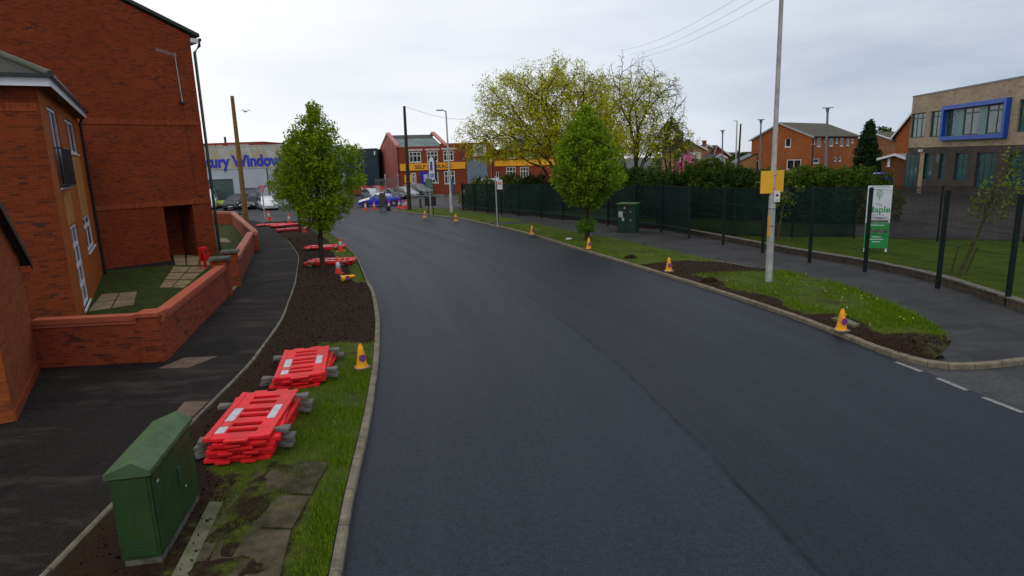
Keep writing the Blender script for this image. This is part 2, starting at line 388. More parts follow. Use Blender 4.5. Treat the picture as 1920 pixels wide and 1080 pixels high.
KL = curve([(-2.03, 6.2), (-2.31, 7.95), (-2.61, 10.45), (-3.14, 13.8), (-3.9, 17.8), (-4.95, 22.1), (-5.6, 24), (-7.7, 31), (-10.35, 38.1), (-13.8, 46.2), (-17.0, 52.5), (-21, 58)])
KR = curve([(8.28, 13.71), (7.9, 16.2), (7.1, 19.3), (5.9, 23.3), (4.06, 29), (1.4, 37.4), (-.6, 42.6), (-4.12, 50.6), (-7.25, 54.8), (-10.4, 59.5)])
PL = curve([(-5.45, 6.3), (-5.6, 7.9), (-5.88, 10.6), (-6.15, 13.9), (-6.9, 18.2), (-8.5, 24.2), (-10.8, 31.7), (-13.9, 39), (-18.8, 48.4), (-20.5, 51.9)])
PR = curve([(9.2, 12.9), (10.3, 13.6), (10.9, 16.6), (11.1, 19.9), (10.6, 22.4), (9.35, 24.4), (7.9, 27.5), (6.25, 32.5), (2.85, 39.8), (-.9, 50.8), (-4.7, 57.8)])
def FN(y): return FNc(y)
FNc = curve([(13.87, 16.0), (14.3, 20.3), (13.75, 23.6), (12.75, 26.1), (11.9, 29), (11.1, 32), (10.2, 35.2), (9.2, 38.6), (7.7, 40.6), (6.7, 43), (4.3, 47), (2.5, 50), (.75, 52.4), (-.7, 54.6), (-1.95, 56.4), (-3.26, 58.2), (-4.76, 60.6)])
SEAM = curve([(3.29, 6.05), (3.15, 7.86), (2.41, 13.12), (.7, 20.37), (-1.44, 28.61), (-4.5, 36), (-8.5, 45), (-13, 53)])
def grid_strip(xa, xb, y0, y1, dy, nu, zf, name, mat, uvf=None, attr=None):
    ys = np.arange(y0, y1 + 1e-6, dy); us = np.linspace(0, 1, nu)
    P = np.array([[(xa(y) + (xb(y) - xa(y)) * u, y) for u in us] for y in ys])
    V = [(P[i, j, 0], P[i, j, 1], zf(P[i, j, 0], P[i, j, 1], us[j])) for i in range(len(ys)) for j in range(nu)]
    Fc = [(i * nu + j, i * nu + j + 1, (i + 1) * nu + j + 1, (i + 1) * nu + j) for i in range(len(ys) - 1) for j in range(nu - 1)]
    me = bpy.data.meshes.new(name); me.from_pydata(V, [], Fc); me.materials.append(mat)
    me.polygons.foreach_set('use_smooth', [True] * len(Fc))
    if uvf:
        L = me.uv_layers.new(name='UVMap'); 
        vi = np.zeros(len(me.loops), int); me.loops.foreach_get('vertex_index', vi)
        uvv = np.array([uvf(*v) for v in V]); L.data.foreach_set('uv', uvv[vi].ravel())
    if attr:
        a = me.attributes.new('grass', 'FLOAT', 'POINT'); a.data.foreach_set('value', [float(attr(v[0], v[1])) for v in V])
    o = bpy.data.objects.new(name, me); C.objects.link(o); return struct(o)
rng = np.random.default_rng(7); random.seed(7)
# value noise for terrain relief
_gn = rng.random((64, 64))
def vn(x, y, s=1.0):
    x = x / s; y = y / s; i = np.floor(x).astype(int) if hasattr(x, 'astype') else int(math.floor(x)); j = np.floor(y).astype(int) if hasattr(y, 'astype') else int(math.floor(y))
    fx = x - i; fy = y - j; fx = fx * fx * (3 - 2 * fx); fy = fy * fy * (3 - 2 * fy); a = _gn[i % 64, j % 64]; b = _gn[(i + 1) % 64, j % 64]; c = _gn[i % 64, (j + 1) % 64]; d = _gn[(i + 1) % 64, (j + 1) % 64]
    return (a * (1 - fx) + b * fx) * (1 - fy) + (c * (1 - fx) + d * fx) * fy
# ground plane
GM = M('far_ground', (.05, .055, .035), .95, .3, .05)
struct(MB().add([(-700, -200, -.06), (700, -200, -.06), (700, 900, -.06), (-700, 900, -.06)], [(0, 1, 2, 3)]).build('ground', GM))
struct(MB().sheet([(-75, 50), (25, 50), (25, 120), (-75, 120)], -.012).build('cross_street', OLD))
struct(MB().sheet([(5, -6), (40, -6), (40, 13.5), (5, 13.5)], -.008).build('side_road', OLD))
grid_strip(lambda y: KL(y) - .0, lambda y: max(KR(y), 8.3) if y < 14 else KR(y), -4, 62, .5, 24, lambda x, y, u: 0.0, 'road', ROAD, uvf=lambda x, y, z: (x - float(SEAM(y)), y))
# kerbs
def kerb(pts, w_=.12, name='kerb', z1=.1, side=1):
    P = [Vector((p[0], p[1], 0)) for p in pts]; mb = MB()
    dist = 0; last = 0; seg = []
    for i in range(len(P) - 1):
        t = (P[i + 1] - P[i]).normalized(); nrm = Vector((-t.y, t.x, 0)) * side
        if i == 0: n0 = nrm
        t2 = (P[min(i + 2, len(P) - 1)] - P[i + 1]); t2 = t2.normalized() if t2.length else t
        n1 = (nrm + Vector((-t2.y, t2.x, 0)) * side).normalized()
        a, b = P[i], P[i + 1] - t * .012
        jz = random.uniform(-.006, .006); jo = random.uniform(-.006, .006)
        prof = [(jo, -.05), (jo, z1 - .025 + jz), (jo + .03, z1 + jz), (w_, z1 + jz + .002), (w_, -.05)]
        vs = [a + n0 * o + Vector((0, 0, z)) for o, z in prof] + [b + n1 * o + Vector((0, 0, z)) for o, z in prof]
        mb.add(vs, [(k, k + 1, k + 6, k + 5) for k in range(4)] + [(0, 1, 2, 3, 4), (9, 8, 7, 6, 5)])
        n0 = n1
    o = mb.build(name, CONC); return struct(o)
kerb([(KL(y), y) for y in np.arange(0, 24.6, .9)], side=1, z1=.115, w_=.125)
kerb([(KL(y), y) for y in np.arange(24.3, 53, .9)], side=1, z1=.085, w_=.07)
kr = [(KR(y), y) for y in np.arange(61, 14, -.9)] + [G(1640, 650), G(1670, 660), G(1700, 669), G(1740, 679), G(1780, 684), G(1830, 684), G(1880, 680), G(1920, 675), (13, 12.9), (16, 13.3), (20, 13.8)]
kerb(kr, side=1, z1=.115)
kerb([(PL(y), y) for y in np.arange(2, 52.6, .9)], w_=.055, name='path_edging', z1=.118, side=1)
kerb([(PR(y), y) for y in np.arange(24.2, 28, .6)], w_=.06, name='path_edging', z1=.12, side=-1)
# left footway and right footway
lf = [(float(PL(y)), y) for y in np.arange(-6, 54, 1.5)]
struct(MB().sheet(lf + [(-24, 57), (-45, 57), (-45, -6)], .1).build('footway', PAVE))
rf = [(p[0] , p[1]) for p in kr[::-1]]
struct(MB().sheet([(p[0] , p[1] + .1) for p in kr if True] + [(20, 22), (16, 30), (13, 36), (11, 42), (6, 50), (0, 60), (-4, 64)], .098).build('footway', PAVER))
# far part of the right footway beyond the grass tip
# verges
SLP = [G(*p, .16) for p in ((300, 1135), (512, 1135), (612, 868), (500, 864))]
def inside(x, y, P):
    c = False
    for i in range(len(P)):
        a, b = P[i], P[i - 1]
        if (a[1] > y) != (b[1] > y) and x < (b[0] - a[0]) * (y - a[1]) / (b[1] - a[1]) + a[0]: c = not c
    return c
def gl(x, y):   # grass amount left verge
    if y < 9.6 and inside(x, y, SLP): return .46
    kl = KL(y); pl = PL(y); u = (x - pl) / (kl - pl)
    if y < 15.6:
        e = .42 - .20 * (y < 9) ; g_ = 1.0 / (1 + math.exp(-(u - (.30 + .05 * (y > 10))) * 14))
        if y < 8.6 and u < .5: g_ *= .5
        if y > 13.6: g_ *= 1 / (1 + math.exp((y - 15.0) * 3 - (u > .5) * 1.2))
        return .92 * g_
    if y < 23.6: return .04
    return .95 / (1 + math.exp(-(u - (.78 if y < 28 else .62 if y < 36 else .72)) * 22)) + (.25 if math.hypot(x + 8.2, y - 26.9) < .8 else 0)
def grt(x, y):
    kr_ = KR(y) if y > 14 else 8.6; pr = PR(y); u = (x - kr_) / max(pr - kr_, .1)
    if 43.2 < y < 45.6: return -.3
    if y > 25.6: return .95 / (1 + math.exp(-(u - .02) * 30))
    if y > 22.9: return .03 if not (u < .05) else .1
    lim = .16 + .05 * math.sin(y * 2.1) + (.16 if y < 16.5 else 0)
    return .95 / (1 + math.exp(-(u - lim) * 18)) * (1 if y > 14.2 else .42)
grid_strip(lambda y: PL(y) + .05, lambda y: KL(y) - .14, -3, 52, .25, 26, lambda x, y, u: .108 + .05 * math.sin(math.pi * min(1, max(0, u))) * (.4 + vn(x, y, .7)) + .02 * vn(x, y, .23) * (0 < u < 1), 'verge', VERGE, attr=gl)
grid_strip(lambda y: (KR(y) if y > 14 else float(np.interp(y, [12.4, 13, 13.7, 14.2], [9.05, 8.6, 8.35, KR(14.2)]))) + .14, lambda y: max(PR(y), 9.2) if y < 15 else PR(y), 12.7, 61, .25, 22,
           lambda x, y, u: .106 + (.09 * math.sin(math.pi * u) * (.5 + vn(x, y, .8)) + .03 * vn(x, y, .25) * (0 < u < 1)) * (0 if 43.0 < y < 45.8 else 1), 'verge', VERGE, attr=grt)
struct(MB().sheet([(KR(y) + .15, y) for y in np.arange(43.3, 45.6, .4)] + [(PR(y), y) for y in np.arange(45.5, 43.2, -.4)], .135).build('path', PAVER))
# junction dashes
for a, b in (((1288, 612), (1345, 640)), ((1420, 668), (1512, 0))): pass
ds = [((1680, 679), (1728, 697)), ((1757, 709), (1813, 732)), ((1843, 745), (1918, 774))]
mb = MB()
for a, b in ds:
    p = Vector((*G(*a, 0), 0)); q = Vector((*G(*b, 0), 0)); t = (q - p).normalized(); nn = Vector((-t.y, t.x, 0)) * .055
    mb.add([p - nn + Vector((0, 0, .005)), q - nn + Vector((0, 0, .005)), q + nn + Vector((0, 0, .005)), p + nn + Vector((0, 0, .005))], [(0, 1, 2, 3)])
struct(mb.build('road_marking', M('worn_white_paint', (.27, .26, .24), .8, .3, 10, col2=(.12, .115, .11))))
# concrete slabs in the near verge
mb = MB()
sl_rows = [((335, 1079), (512, 1079)), ((395, 1005), (548, 1000)), ((440, 945), (583, 935)), ((478, 868), (618, 866))]
def slabq(c, z=.172):
    P = [Vector((*G(*p, .16), 0)) for p in c]; cen = sum(P, Vector()) / 4
    P = [cen + (p - cen) * .975 for p in P]; t = random.uniform(-.008, .008)
    mb.prism([(p.x, p.y) for p in P], .05, z + t)
mb_slabs = [[(380, 1130), (560, 1130), (552, 992), (440, 990)], [(440, 988), (552, 990), (590, 930), (490, 925)], [(492, 922), (592, 927), (622, 868), (528, 864)]]
for q in ([(345, 1130), (515, 1130), (548, 992), (425, 990)], [(426, 988), (549, 990), (583, 930), (468, 925)], [(470, 922), (585, 927), (618, 866), (522, 864)]): slabq(q)
slabq([(300, 1135), (340, 1135), (424, 988), (400, 985)], .166); slabq([(402, 983), (425, 986), (466, 924), (447, 918)], .164); slabq([(449, 914), (468, 920), (518, 864), (497, 862)], .166)
struct(mb.build('paving_slabs', SLAB, bevel=.012))
mb = MB(); P = [G(*p, .18) for p in ((318, 1085), (350, 1085), (418, 940), (393, 938))]; mb.prism(P, .05, .172)
struct(mb.build('paving_slabs', M('pale_slab', (.15, .14, .08), .9, .25, 4, .3, col2=(.05, .06, .02)), bevel=.01))
for q, mtl in (([(297, 691), (352, 690), (409, 668), (345, 671)], TACT), ([(322, 781), (362, 781), (392, 752), (346, 754)], TACT)):
    struct(MB().prism([G(*p) for p in q], .05, .106).build('paving_slabs', mtl))
mb = MB()
mb.prism([G(*p) for p in ((1558, 603), (1600, 618), (1612, 615), (1575, 600))], .05, .21)
struct(mb.build('paving_slabs', M('pale_slab')if False else MT['pale_slab']))
# grass blades -------------------------------------------------------------
def blades(name, xy, z, h, wd, lab, mat=GRASSM, kind='stuff', lean=.5):
    n = len(xy); a = rng.random(n) * 2 * math.pi; hh = h * (.5 + rng.random(n)); ww = wd * (.6 + .8 * rng.random(n))
    la = rng.random(n) * 2 * math.pi; ll = hh * lean * rng.random(n)
    b = np.column_stack([xy, z]); dx = np.column_stack([np.cos(a) * ww, np.sin(a) * ww, np.zeros(n)]) / 2
    tip = b + np.column_stack([np.cos(la) * ll, np.sin(la) * ll, hh])
    V = np.stack([b - dx, b + dx, tip], 1).reshape(-1, 3)
    me = trimesh(name, V, n, 3, mat, rng.random(n)); o = bpy.data.objects.new(name, me); C.objects.link(o); return tag(o, lab, 'grass', kind=kind)
def trimesh(name, V, n, k, mat, tint):
    me = bpy.data.meshes.new(name); me.vertices.add(n * k); me.vertices.foreach_set('co', V.astype(np.float32).ravel())
    me.loops.add(n * k); me.loops.foreach_set('vertex_index', np.arange(n * k, dtype=np.int32))
    me.polygons.add(n); me.polygons.foreach_set('loop_start', np.arange(0, n * k, k, dtype=np.int32)); me.polygons.foreach_set('loop_total', np.full(n, k, np.int32))
    at = me.attributes.new('tint', 'FLOAT', 'POINT'); at.data.foreach_set('value', np.repeat(tint, k).astype(np.float32))
    me.materials.append(mat); me.update(calc_edges=True); return me
slab_area = [Vector(G(*p, .16)) for p in ((300, 1135), (515, 1135), (618, 866), (497, 862))]
def inpoly(x, y, P):
    c = False
    for i in range(len(P)):
        a, b = P[i], P[i - 1]
        if (a[1] > y) != (b[1] > y) and x < (b[0] - a[0]) * (y - a[1]) / (b[1] - a[1]) + a[0]: c = not c
    return c
pts = []
for y0, y1, dens in ((5, 9, 2600), (9, 15.8, 1900), (15.8, 30, 350), (30, 52, 160)):
    nn = int((y1 - y0) * 4 * dens)
    yy = rng.uniform(y0, y1, nn); uu = rng.random(nn)
    for y, u in zip(yy, uu):
        x = PL(y) + .05 + (KL(y) - PL(y) - .2) * u; g_ = gl(x, y)
        if inpoly(x, y, slab_area): g_ = .9
        g_ = g_ * (.10 + 1.25 * (.6 * vn(x + 9, y + 9, .45) + .4 * vn(x + 2, y + 7, 1.3))) 
        if g_ < .38 + .3 * rng.random(): continue
        if inpoly(x, y, slab_area): 
            g_ = .9
            if vn(x * 1.0 + 3, y + 5, .33) < .70 and rng.random() > .05: continue
        pts.append((x, y))
pts = np.array(pts)
blades('grass', pts, np.full(len(pts), .12), .075, .011, 'short green grass on the left verge beside the new road')
pts = []
for y0, y1, dens in ((12.9, 23, 1100), (25.5, 43.3, 260), (45.6, 61, 120)):
    nn = int((y1 - y0) * 3 * dens)
    for y, u in zip(rng.uniform(y0, y1, nn), rng.random(nn)):
        a = (KR(y) if y > 14 else 8.5) + .15; x = a + ((max(PR(y), 9.2) if y < 15 else PR(y)) - a) * u
        if grt(x, y) * (.15 + 1.15 * (.55 * vn(x, y, .5) + .45 * vn(x + 4, y + 2, 1.2))) < .33 + .3 * rng.random(): continue
        pts.append((x, y))
pts = np.array(pts)
blades('grass', pts, np.full(len(pts), .15), .10, .016, 'taller green grass on the right verge between road and footpath')
k = rng.random(len(pts)) < .002 * (pts[:, 1] < 23) + .0004
fp = pts[k]; fp = fp[:330]
n = len(fp); V = np.zeros((n, 4, 3)); r_ = .014
for i, (ax, ay) in enumerate(((-1, -1), (1, -1), (1, 1), (-1, 1))): V[:, i, 0] = fp[:, 0] + ax * r_; V[:, i, 1] = fp[:, 1] + ay * r_; V[:, i, 2] = .21 + .008 * ay + .05 * rng.random(n)
o = bpy.data.objects.new('wildflowers', trimesh('wildflowers', V.reshape(-1, 3), n, 4, FLOWER, (rng.random(n) < .6) * .9)); C.objects.link(o); tag(o, 'tiny white and yellow wildflowers scattered through the right verge', 'flowers', kind='stuff')
# loose crumbs of soil on the bare verges
def crumbs(name, P, lab):
    n = len(P); s = (.012 + .03 * rng.random(n) ** 3)[:, None]; a = rng.normal(size=(n, 4, 3)); a /= np.linalg.norm(a, axis=2)[:, :, None]
    a[:, 0] = (0, 0, 1); Q = P[:, None, :] + a * s[:, :, None]
    V = Q[:, [0, 1, 2, 0, 2, 3, 0, 3, 1, 1, 3, 2]].reshape(-1, 3); me = trimesh(name, V, n * 4, 3, SOIL, rng.random(n * 4)); o = bpy.data.objects.new(name, me); C.objects.link(o); tag(o, lab, 'soil', kind='stuff')
L1 = []
for y, u in zip(rng.uniform(6, 40, 9000) ** 1.0, rng.random(9000)):
    x = PL(y) + .08 + (KL(y) - PL(y) - .25) * u
    if gl(x, y) < .5 and not inpoly(x, y, slab_area): L1.append((x, y, .125 + .05 * math.sin(math.pi * u) * (.4 + vn(x, y, .7))))
crumbs('soil_crumbs', np.array(L1), 'loose crumbs of dark soil on the left verge')
L1 = []
for y, u in zip(rng.uniform(13, 26, 4500), rng.random(4500)):
    x = KR(y) + .15 + (PR(y) - KR(y) - .15) * u
    if grt(x, y) < .5: L1.append((x, y, .12 + .09 * math.sin(math.pi * u) * (.5 + vn(x, y, .8))))
crumbs('soil_crumbs', np.array(L1), 'loose crumbs of dark soil on the right verge')
# school lawn, playground, hedge ground
fpts = [(float(FNc(y)) + .18, y) for y in np.arange(10, 61, 1.5)]
struct(MB().sheet(fpts + [(20, 61), (60, 30), (60, 8)], .13).build('lawn', LAWN))
struct(MB().sheet([(18.3, 31.2), (24, 28.2), (75, 27), (90, 110), (22, 110), (17.5, 42)], .14).build('playground', PLAY))
# soil strip at fence foot
# ------------------------------------------------------------------ trees
def leaf_cloud(cent, size, per, spread, normal_up=.4, flat=1.0):
    """leaf quads around centres -> (V, n)"""
    c = np.repeat(cent, per, 0); n = len(c)
    off = rng.normal(size=(n, 3)); off /= np.linalg.norm(off, axis=1)[:, None]; off *= (rng.random(n) ** .5)[:, None] * spread; off[:, 2] *= flat
    p = c + off
    d = rng.normal(size=(n, 3)); d /= np.linalg.norm(d, axis=1)[:, None]
    e = rng.normal(size=(n, 3)); e -= (e * d).sum(1)[:, None] * d; e /= np.linalg.norm(e, axis=1)[:, None]
    s = size * (.6 + .8 * rng.random(n))[:, None]
    V = np.stack([p - d * s, p - e * s * .42, p + d * s, p + e * s * .42], 1)
    return V.reshape(-1, 3), n
def skeleton(base, first, targets, k, mb, rmin=.008, t=.38, rise=.1, nsides=5, maxr=9, jit=.05, mom=.22):
    tips = []
    def go(p, P, dr, rprev):
        n = len(P)
        if n == 1:
            q = P[0]; mid = (p + q) / 2 + rng.normal(size=3) * jit * .6 + np.array([0, 0, .04])
            mb.tube([p, mid, q], [min(rprev, k * 1.0 + rmin), rmin, rmin * .5], 3, False); tips.append(q); return
        c = P.mean(0); v = c - p; L = np.linalg.norm(v); q = p + v * t + dr * L * mom + np.array([0, 0, rise * L]) + rng.normal(size=3) * jit * L * .5
        r1 = min(rprev, rmin + k * math.sqrt(n)); mid = (p + q) / 2 + rng.normal(size=3) * jit * L * .2
        mb.tube([p, mid, q], [r1, r1 * .93, r1 * .86], nsides if r1 > .03 else 3, False)
        nd = (q - p) / (np.linalg.norm(q - p) + 1e-9)
        # split by directions from q
        D = P - q; Dn = D / (np.linalg.norm(D, axis=1)[:, None] + 1e-9)
        kk = 2 if n < 20 or rng.random() < .65 else 3
        kk = min(kk, n)
        cen = Dn[rng.choice(n, kk, replace=False)]
        for _ in range(4):
            lab = np.argmax(Dn @ cen.T, 1)
            for j in range(kk):
                if (lab == j).any(): cen[j] = Dn[lab == j].mean(0)
        for j in range(kk):
            if (lab == j).any(): go(q, P[lab == j], nd, r1 * .86) if (lab == j).sum() < n else [go(q, P[:n // 2], nd, r1 * .8), go(q, P[n // 2:], nd, r1 * .8)]
    P = np.array(targets); go(np.array(first, float), P, np.array([0, 0, 1.]), maxr)
    return tips
def make_leaves(name, V, n, mat, parent, base):
    V = V - np.array(base); me = trimesh(name, V, n, 4, mat, np.clip(rng.random(n) * .7 + .3 * np.repeat(rng.random(n // 8 + 1), 8)[:n], 0, 1))
    o = bpy.data.objects.new(name, me); C.objects.link(o); o.parent = parent; return o
def street_tree(name, label, base, H, Rm, ctop, cbot, dens=520, per=26, leaf=.075, tr=.085, peak=.32, solid=.0, spread=.26, lean=0, mat=None, group=None, trunk_mat=None, noise_amp=.22, asym=None):
    """teardrop crown from cbot to H"""
    t = thing(name, label, 'tree', base, group=group)
    bx, by, bz = base; T = []
    ph = rng.random(8) * 6.28
    while len(T) < dens:
        z = rng.random(); 
        prof = (min(1, z / peak) ** .55) * (1 - max(0, (z - peak) / (1 - peak)) ** 2.1) if z > 0 else 0
        a = rng.random() * 6.283; rr = rng.random() ** (.45 if solid else .6)
        wob = 1 + noise_amp * (math.sin(2 * a + ph[0] + 4 * z) * .5 + math.sin(3 * a + ph[1] - 7 * z) * .5 + math.sin(9 * z + ph[2] + a) * .5)
        if rng.random() > prof * 1.0 + .05: continue
        r = Rm * prof * wob * rr
        zz = cbot + (H - cbot) * z
        T.append((bx + r * math.cos(a) + (asym or 0) * (.4 + .6 * z), by + r * math.sin(a), bz + zz + rng.normal() * .05))
    mb = MB(); zc = cbot + .05 * H
    mb.tube([(bx, by, bz - .05), (bx + .01, by, bz + .15), (bx + rng.normal() * .03, by, bz + zc * .55), (bx + lean, by, bz + zc)], [tr * 1.5, tr * 1.12, tr, tr * .92], 10)
    tips = skeleton(np.array([bx, by, bz]), np.array([bx + lean, by, bz + zc - .03]), T, tr * .9 / math.sqrt(dens), mb, rmin=.004, t=.34, rise=.12, maxr=tr * .9, jit=.10)
    mb.build('trunk', trunk_mat or BARK, t, fixn=False)
    V, n = leaf_cloud(np.array(tips), leaf, per, spread)
    make_leaves('crown', V, n, mat or LF_STREET, t, base)
    return t
GT = lambda px, py, z=.12: (*G(px, py, z), z)
street_tree('street_tree', 'bushy green street tree standing in the soil verge beside the flat red barriers', GT(606, 508), 6.95, 1.78, 0, 1.75, dens=420, per=46, leaf=.072, tr=.10, peak=.30, spread=.30, asym=.25, lean=.08)
street_tree('street_tree', 'slim young street tree half hidden behind the bushy one on the left verge', GT(563, 437), 6.2, 1.65, 0, 1.9, dens=320, per=24, leaf=.09, tr=.07, spread=.3)
tr3 = street_tree('street_tree', 'dense round teardrop street tree on the right verge with leafy shoots at its foot', GT(1101, 452), 7.0, 1.88, 0, 1.9, dens=700, per=34, leaf=.085, tr=.12, peak=.26, solid=1, spread=.30, noise_amp=.12, mat=LF_ROUND)
bb = GT(1101, 452); cc = np.array([(bb[0] + rng.normal() * .22, bb[1] + rng.normal() * .22, bb[2] + .55 + abs(rng.normal()) * .3) for _ in range(60)])
V, n_l = leaf_cloud(cc, .07, 25, .22); make_leaves('basal_shoots', V, n_l, LF_SHOOT, tr3, bb)
def big_tree(name, label, base, targets, leaf, per, spread, mat, tr, leaf_frac, stems=7, t=.30, low=1.6, k=None, leaf_sel=None, rmin=.011):
    tg = thing(name, label, 'tree', base); bx, by, bz = base; mb = MB()
    mb.tube([(bx, by, bz - .1), (bx, by, bz + .3), (bx + .1, by, bz + low)], [tr * 1.4, tr * 1.1, tr], 10)
    P = np.array(targets); d = P - np.array([bx, by, bz + low]); 
    ang = np.arctan2(d[:, 1], d[:, 0]) ; el = d[:, 2] / np.linalg.norm(d, axis=1)
    lab = np.where(el > .86, 0, 1 + ((ang + math.pi) / (2 * math.pi) * (stems - 1)).astype(int))
    tips = []
    for j in np.unique(lab):
        tips += skeleton(None, (bx + .1, by, bz + low - .1), P[lab == j], (k or tr * .8 / math.sqrt(len(P))), mb, rmin=rmin, t=t, rise=.035, maxr=tr * .7, jit=.07, mom=.12)
    mb.build('trunk', BARKG, tg, fixn=False)
    tips = np.array(tips)
    sel = leaf_sel(tips) if leaf_sel else rng.random(len(tips)) < leaf_frac
    V, n = leaf_cloud(tips[sel], leaf, per, spread); make_leaves('crown', V, n, mat, tg, base)
    return tg
def dome(cx, cy, cz, rx, ry, rz, n, zmin=-.25, pw=.42, wob=.16):
    T = []; ph = rng.random(6) * 6.28
    while len(T) < n:
        v = rng.normal(size=3); v /= np.linalg.norm(v)
        if v[2] < zmin: continue
        a = math.atan2(v[1], v[0]); w_ = 1 + wob * (math.sin(3 * a + ph[0]) + math.sin(5 * a + ph[1] + 3 * v[2]) + math.sin(4 * v[2] * 3 + ph[2])) / 2
        r = rng.random() ** pw * w_; T.append((cx + v[0] * rx * r, cy + v[1] * ry * r, cz + v[2] * rz * r))
    return T
cA = At(1030, 290, 57)
TA = dome(cA[0], 57, cA[2] + .3, 7.1, 6.5, (At(1030, 88, 57)[2] - cA[2] - .3) / 1.10, 3600, zmin=-.12, pw=.36)
big_tree('maple_tree', 'large spreading tree with fresh yellow green leaves behind the dark school fence', (At(1052, 345, 57)[0], 57, .1), TA, .085, 17, .50, LF_MAPLE, .42, .8, stems=9, low=1.4, rmin=.017,
         leaf_sel=lambda t: rng.random(len(t)) < .62 + .35 * ((t[:, 2] > 8) | (abs(t[:, 0] - cA[0]) > 5)))
cB = At(1190, 290, 64)
TB = dome(cB[0] - .2, 64, cB[2] + .3, 6.0, 6, (At(1190, 86, 64)[2] - cB[2] - .3) / 1.10, 2900, zmin=-.1, pw=.36)
big_tree('maple_tree', 'tall thin tree with bare grey upper twigs to the right of the large spreading tree', (At(1185, 345, 64)[0], 64, .1), TB, .085, 14, .48, LF_MAPLE, .36, .5, stems=7, low=1.6, rmin=.016,
         leaf_sel=lambda t: (rng.random(len(t)) < .75 - .72 * (t[:, 2] > 12.2) - .6 * (t[:, 0] > cB[0] + 2.6)))
# bushes ---------------------------------------------------------------------
HG = 'dark shrubs behind the second fence'
def bush(name, label, base, rx, ry, h, per=10, nc=420, leaf=.10, mat=LF_DARK, cone=False, cat='shrub', group=None, stem=.04, seed=None):
    t = thing(name, label, cat, base, group=group); bx, by, bz = base
    c = []; ph = rng.random(4) * 6.28
    while len(c) < nc:
        z = rng.random(); pr = (1 - z) ** .75 + .05 if cone else math.sin(math.pi * min(1, .18 + z * .80)) ** .6
        a = rng.random() * 6.283; r = (.55 + .45 * rng.random()) * pr * (1 + .30 * math.sin(3 * a + ph[0] + 5 * z) + .15 * math.sin(7 * a + ph[1]))
        if cone: r *= 1 + .12 * math.sin(40 * z)
        c.append((bx + rx * r * math.cos(a), by + ry * r * math.sin(a), bz + h * z * (1 + .07 * math.sin(2 * a + ph[2]))))
    if group == HG:
        for _ in range(26):
            a = rng.random() * 6.283; q_ = rng.random() ** .5 * .9; tl = rng.random() * .9
            for k_ in range(6): c.append((bx + rx * q_ * math.cos(a) + rng.normal() * .04, by + ry * q_ * math.sin(a), bz + h * .80 + tl * k_ / 5))
    V, n = leaf_cloud(np.array(c), leaf, per, leaf * 2.2); make_leaves('crown', V, n, mat, t, base)
    mb = MB()
    for _ in range(5 if not cone else 1): mb.tube([(bx, by, bz), (bx + (rng.normal() * .3 * rx if not cone else 0), by + (rng.normal() * .2 * ry if not cone else 0), bz + h * .75)], [stem, stem * .4], 5)
    mb.build('trunk', BARK, t); return t
HG = 'dark shrubs behind the second fence'
hl = [  # px, py(top), Y, rx, label
 (1195, 322, 47, 2.0, 'dark green shrub immediately right of the teardrop street tree'),
 (1240, 334, 45, 1.8, 'low dark shrub below the pink sign house'),
 (1285, 318, 46, 2.0, 'dark shrub behind the fence below the pink blossom'),
 (1330, 314, 44, 1.9, 'rounded dark shrub under the distant small houses'),
 (1375, 318, 43, 1.8, 'dark shrub left of the yellow sign backs'),
 (1415, 326, 42, 1.7, 'dark shrub just behind the yellow sign backs'),
 (1462, 330, 41, 1.7, 'dark shrub directly behind the tall lamp column'),
 (1500, 318, 40, 1.8, 'dark shrub in front of the orange house long wall'),
 (1545, 322, 39, 1.8, 'dark shrub below the orange house windows'),
 (1590, 322, 38, 1.7, 'dark shrub left of the school sign board'),
 (1630, 326, 38.5, 1.7, 'dark shrub behind the top of the school sign board'),]
for px, py, Y, rx, lb in hl:
    p = At(px, py + random.uniform(-13, 8), Y); o_ = bush('shrub', lb, (p[0], Y, .13), rx, 1.6, p[2] - .2, per=16, nc=520, leaf=.10, group=HG, mat=random.choice((LF_DARK, LF_HEDGE, LF_HEDGE)))
for px, py, Y, rx, lb in ((905, 336, 62, 2.2, 'yellowish bush leaning over the left end of the school fence'), (955, 330, 60, 2.4, 'yellow green bush behind the fence below the SELF STORAGE wing'),
                          (1005, 330, 58, 2.2, 'dense bush behind the fence left of the large tree trunk'), (1160, 318, 56, 2.4, 'dark bush behind the fence between the two large trees'),
                          (1075, 330, 55, 2.4, 'bush hidden behind the teardrop street tree at the fence')):
    p = At(px, py, Y); bush('shrub', lb, (p[0], Y, .1), rx, 1.8, p[2] - .2, per=11, nc=420, leaf=.14, mat=LF_BUSH if px < 1000 else LF_DARK, group='bushes along the far fence')
p = At(1290, 285, 75); bush('blossom_tree', 'small tree with bright pink blossom in front of the white shop sign', (At(1290, 300, 75)[0], 75, .1), 1.5, 1.4, 4.3, per=7, nc=120, leaf=.16, mat=LF_PINK, cat='tree', stem=.08)
p = At(1260, 228, 80); bush('tree', 'olive green leafy tree at the right end of the big bare tree', (p[0], 80, .1), 2.9, 2.5, p[2] - .3, per=9, nc=650, leaf=.17, mat=LF_BUSH, cat='tree', stem=.15)
p = At(1626, 236, 90); bush('conifer_tree', 'dark pointed conifer right of the orange brick house', (At(1626, 300, 90)[0], 90, .1), 2.0, 2.0, p[2], per=12, nc=1100, leaf=.2, mat=LF_CONE, cone=True, cat='tree', stem=.2)
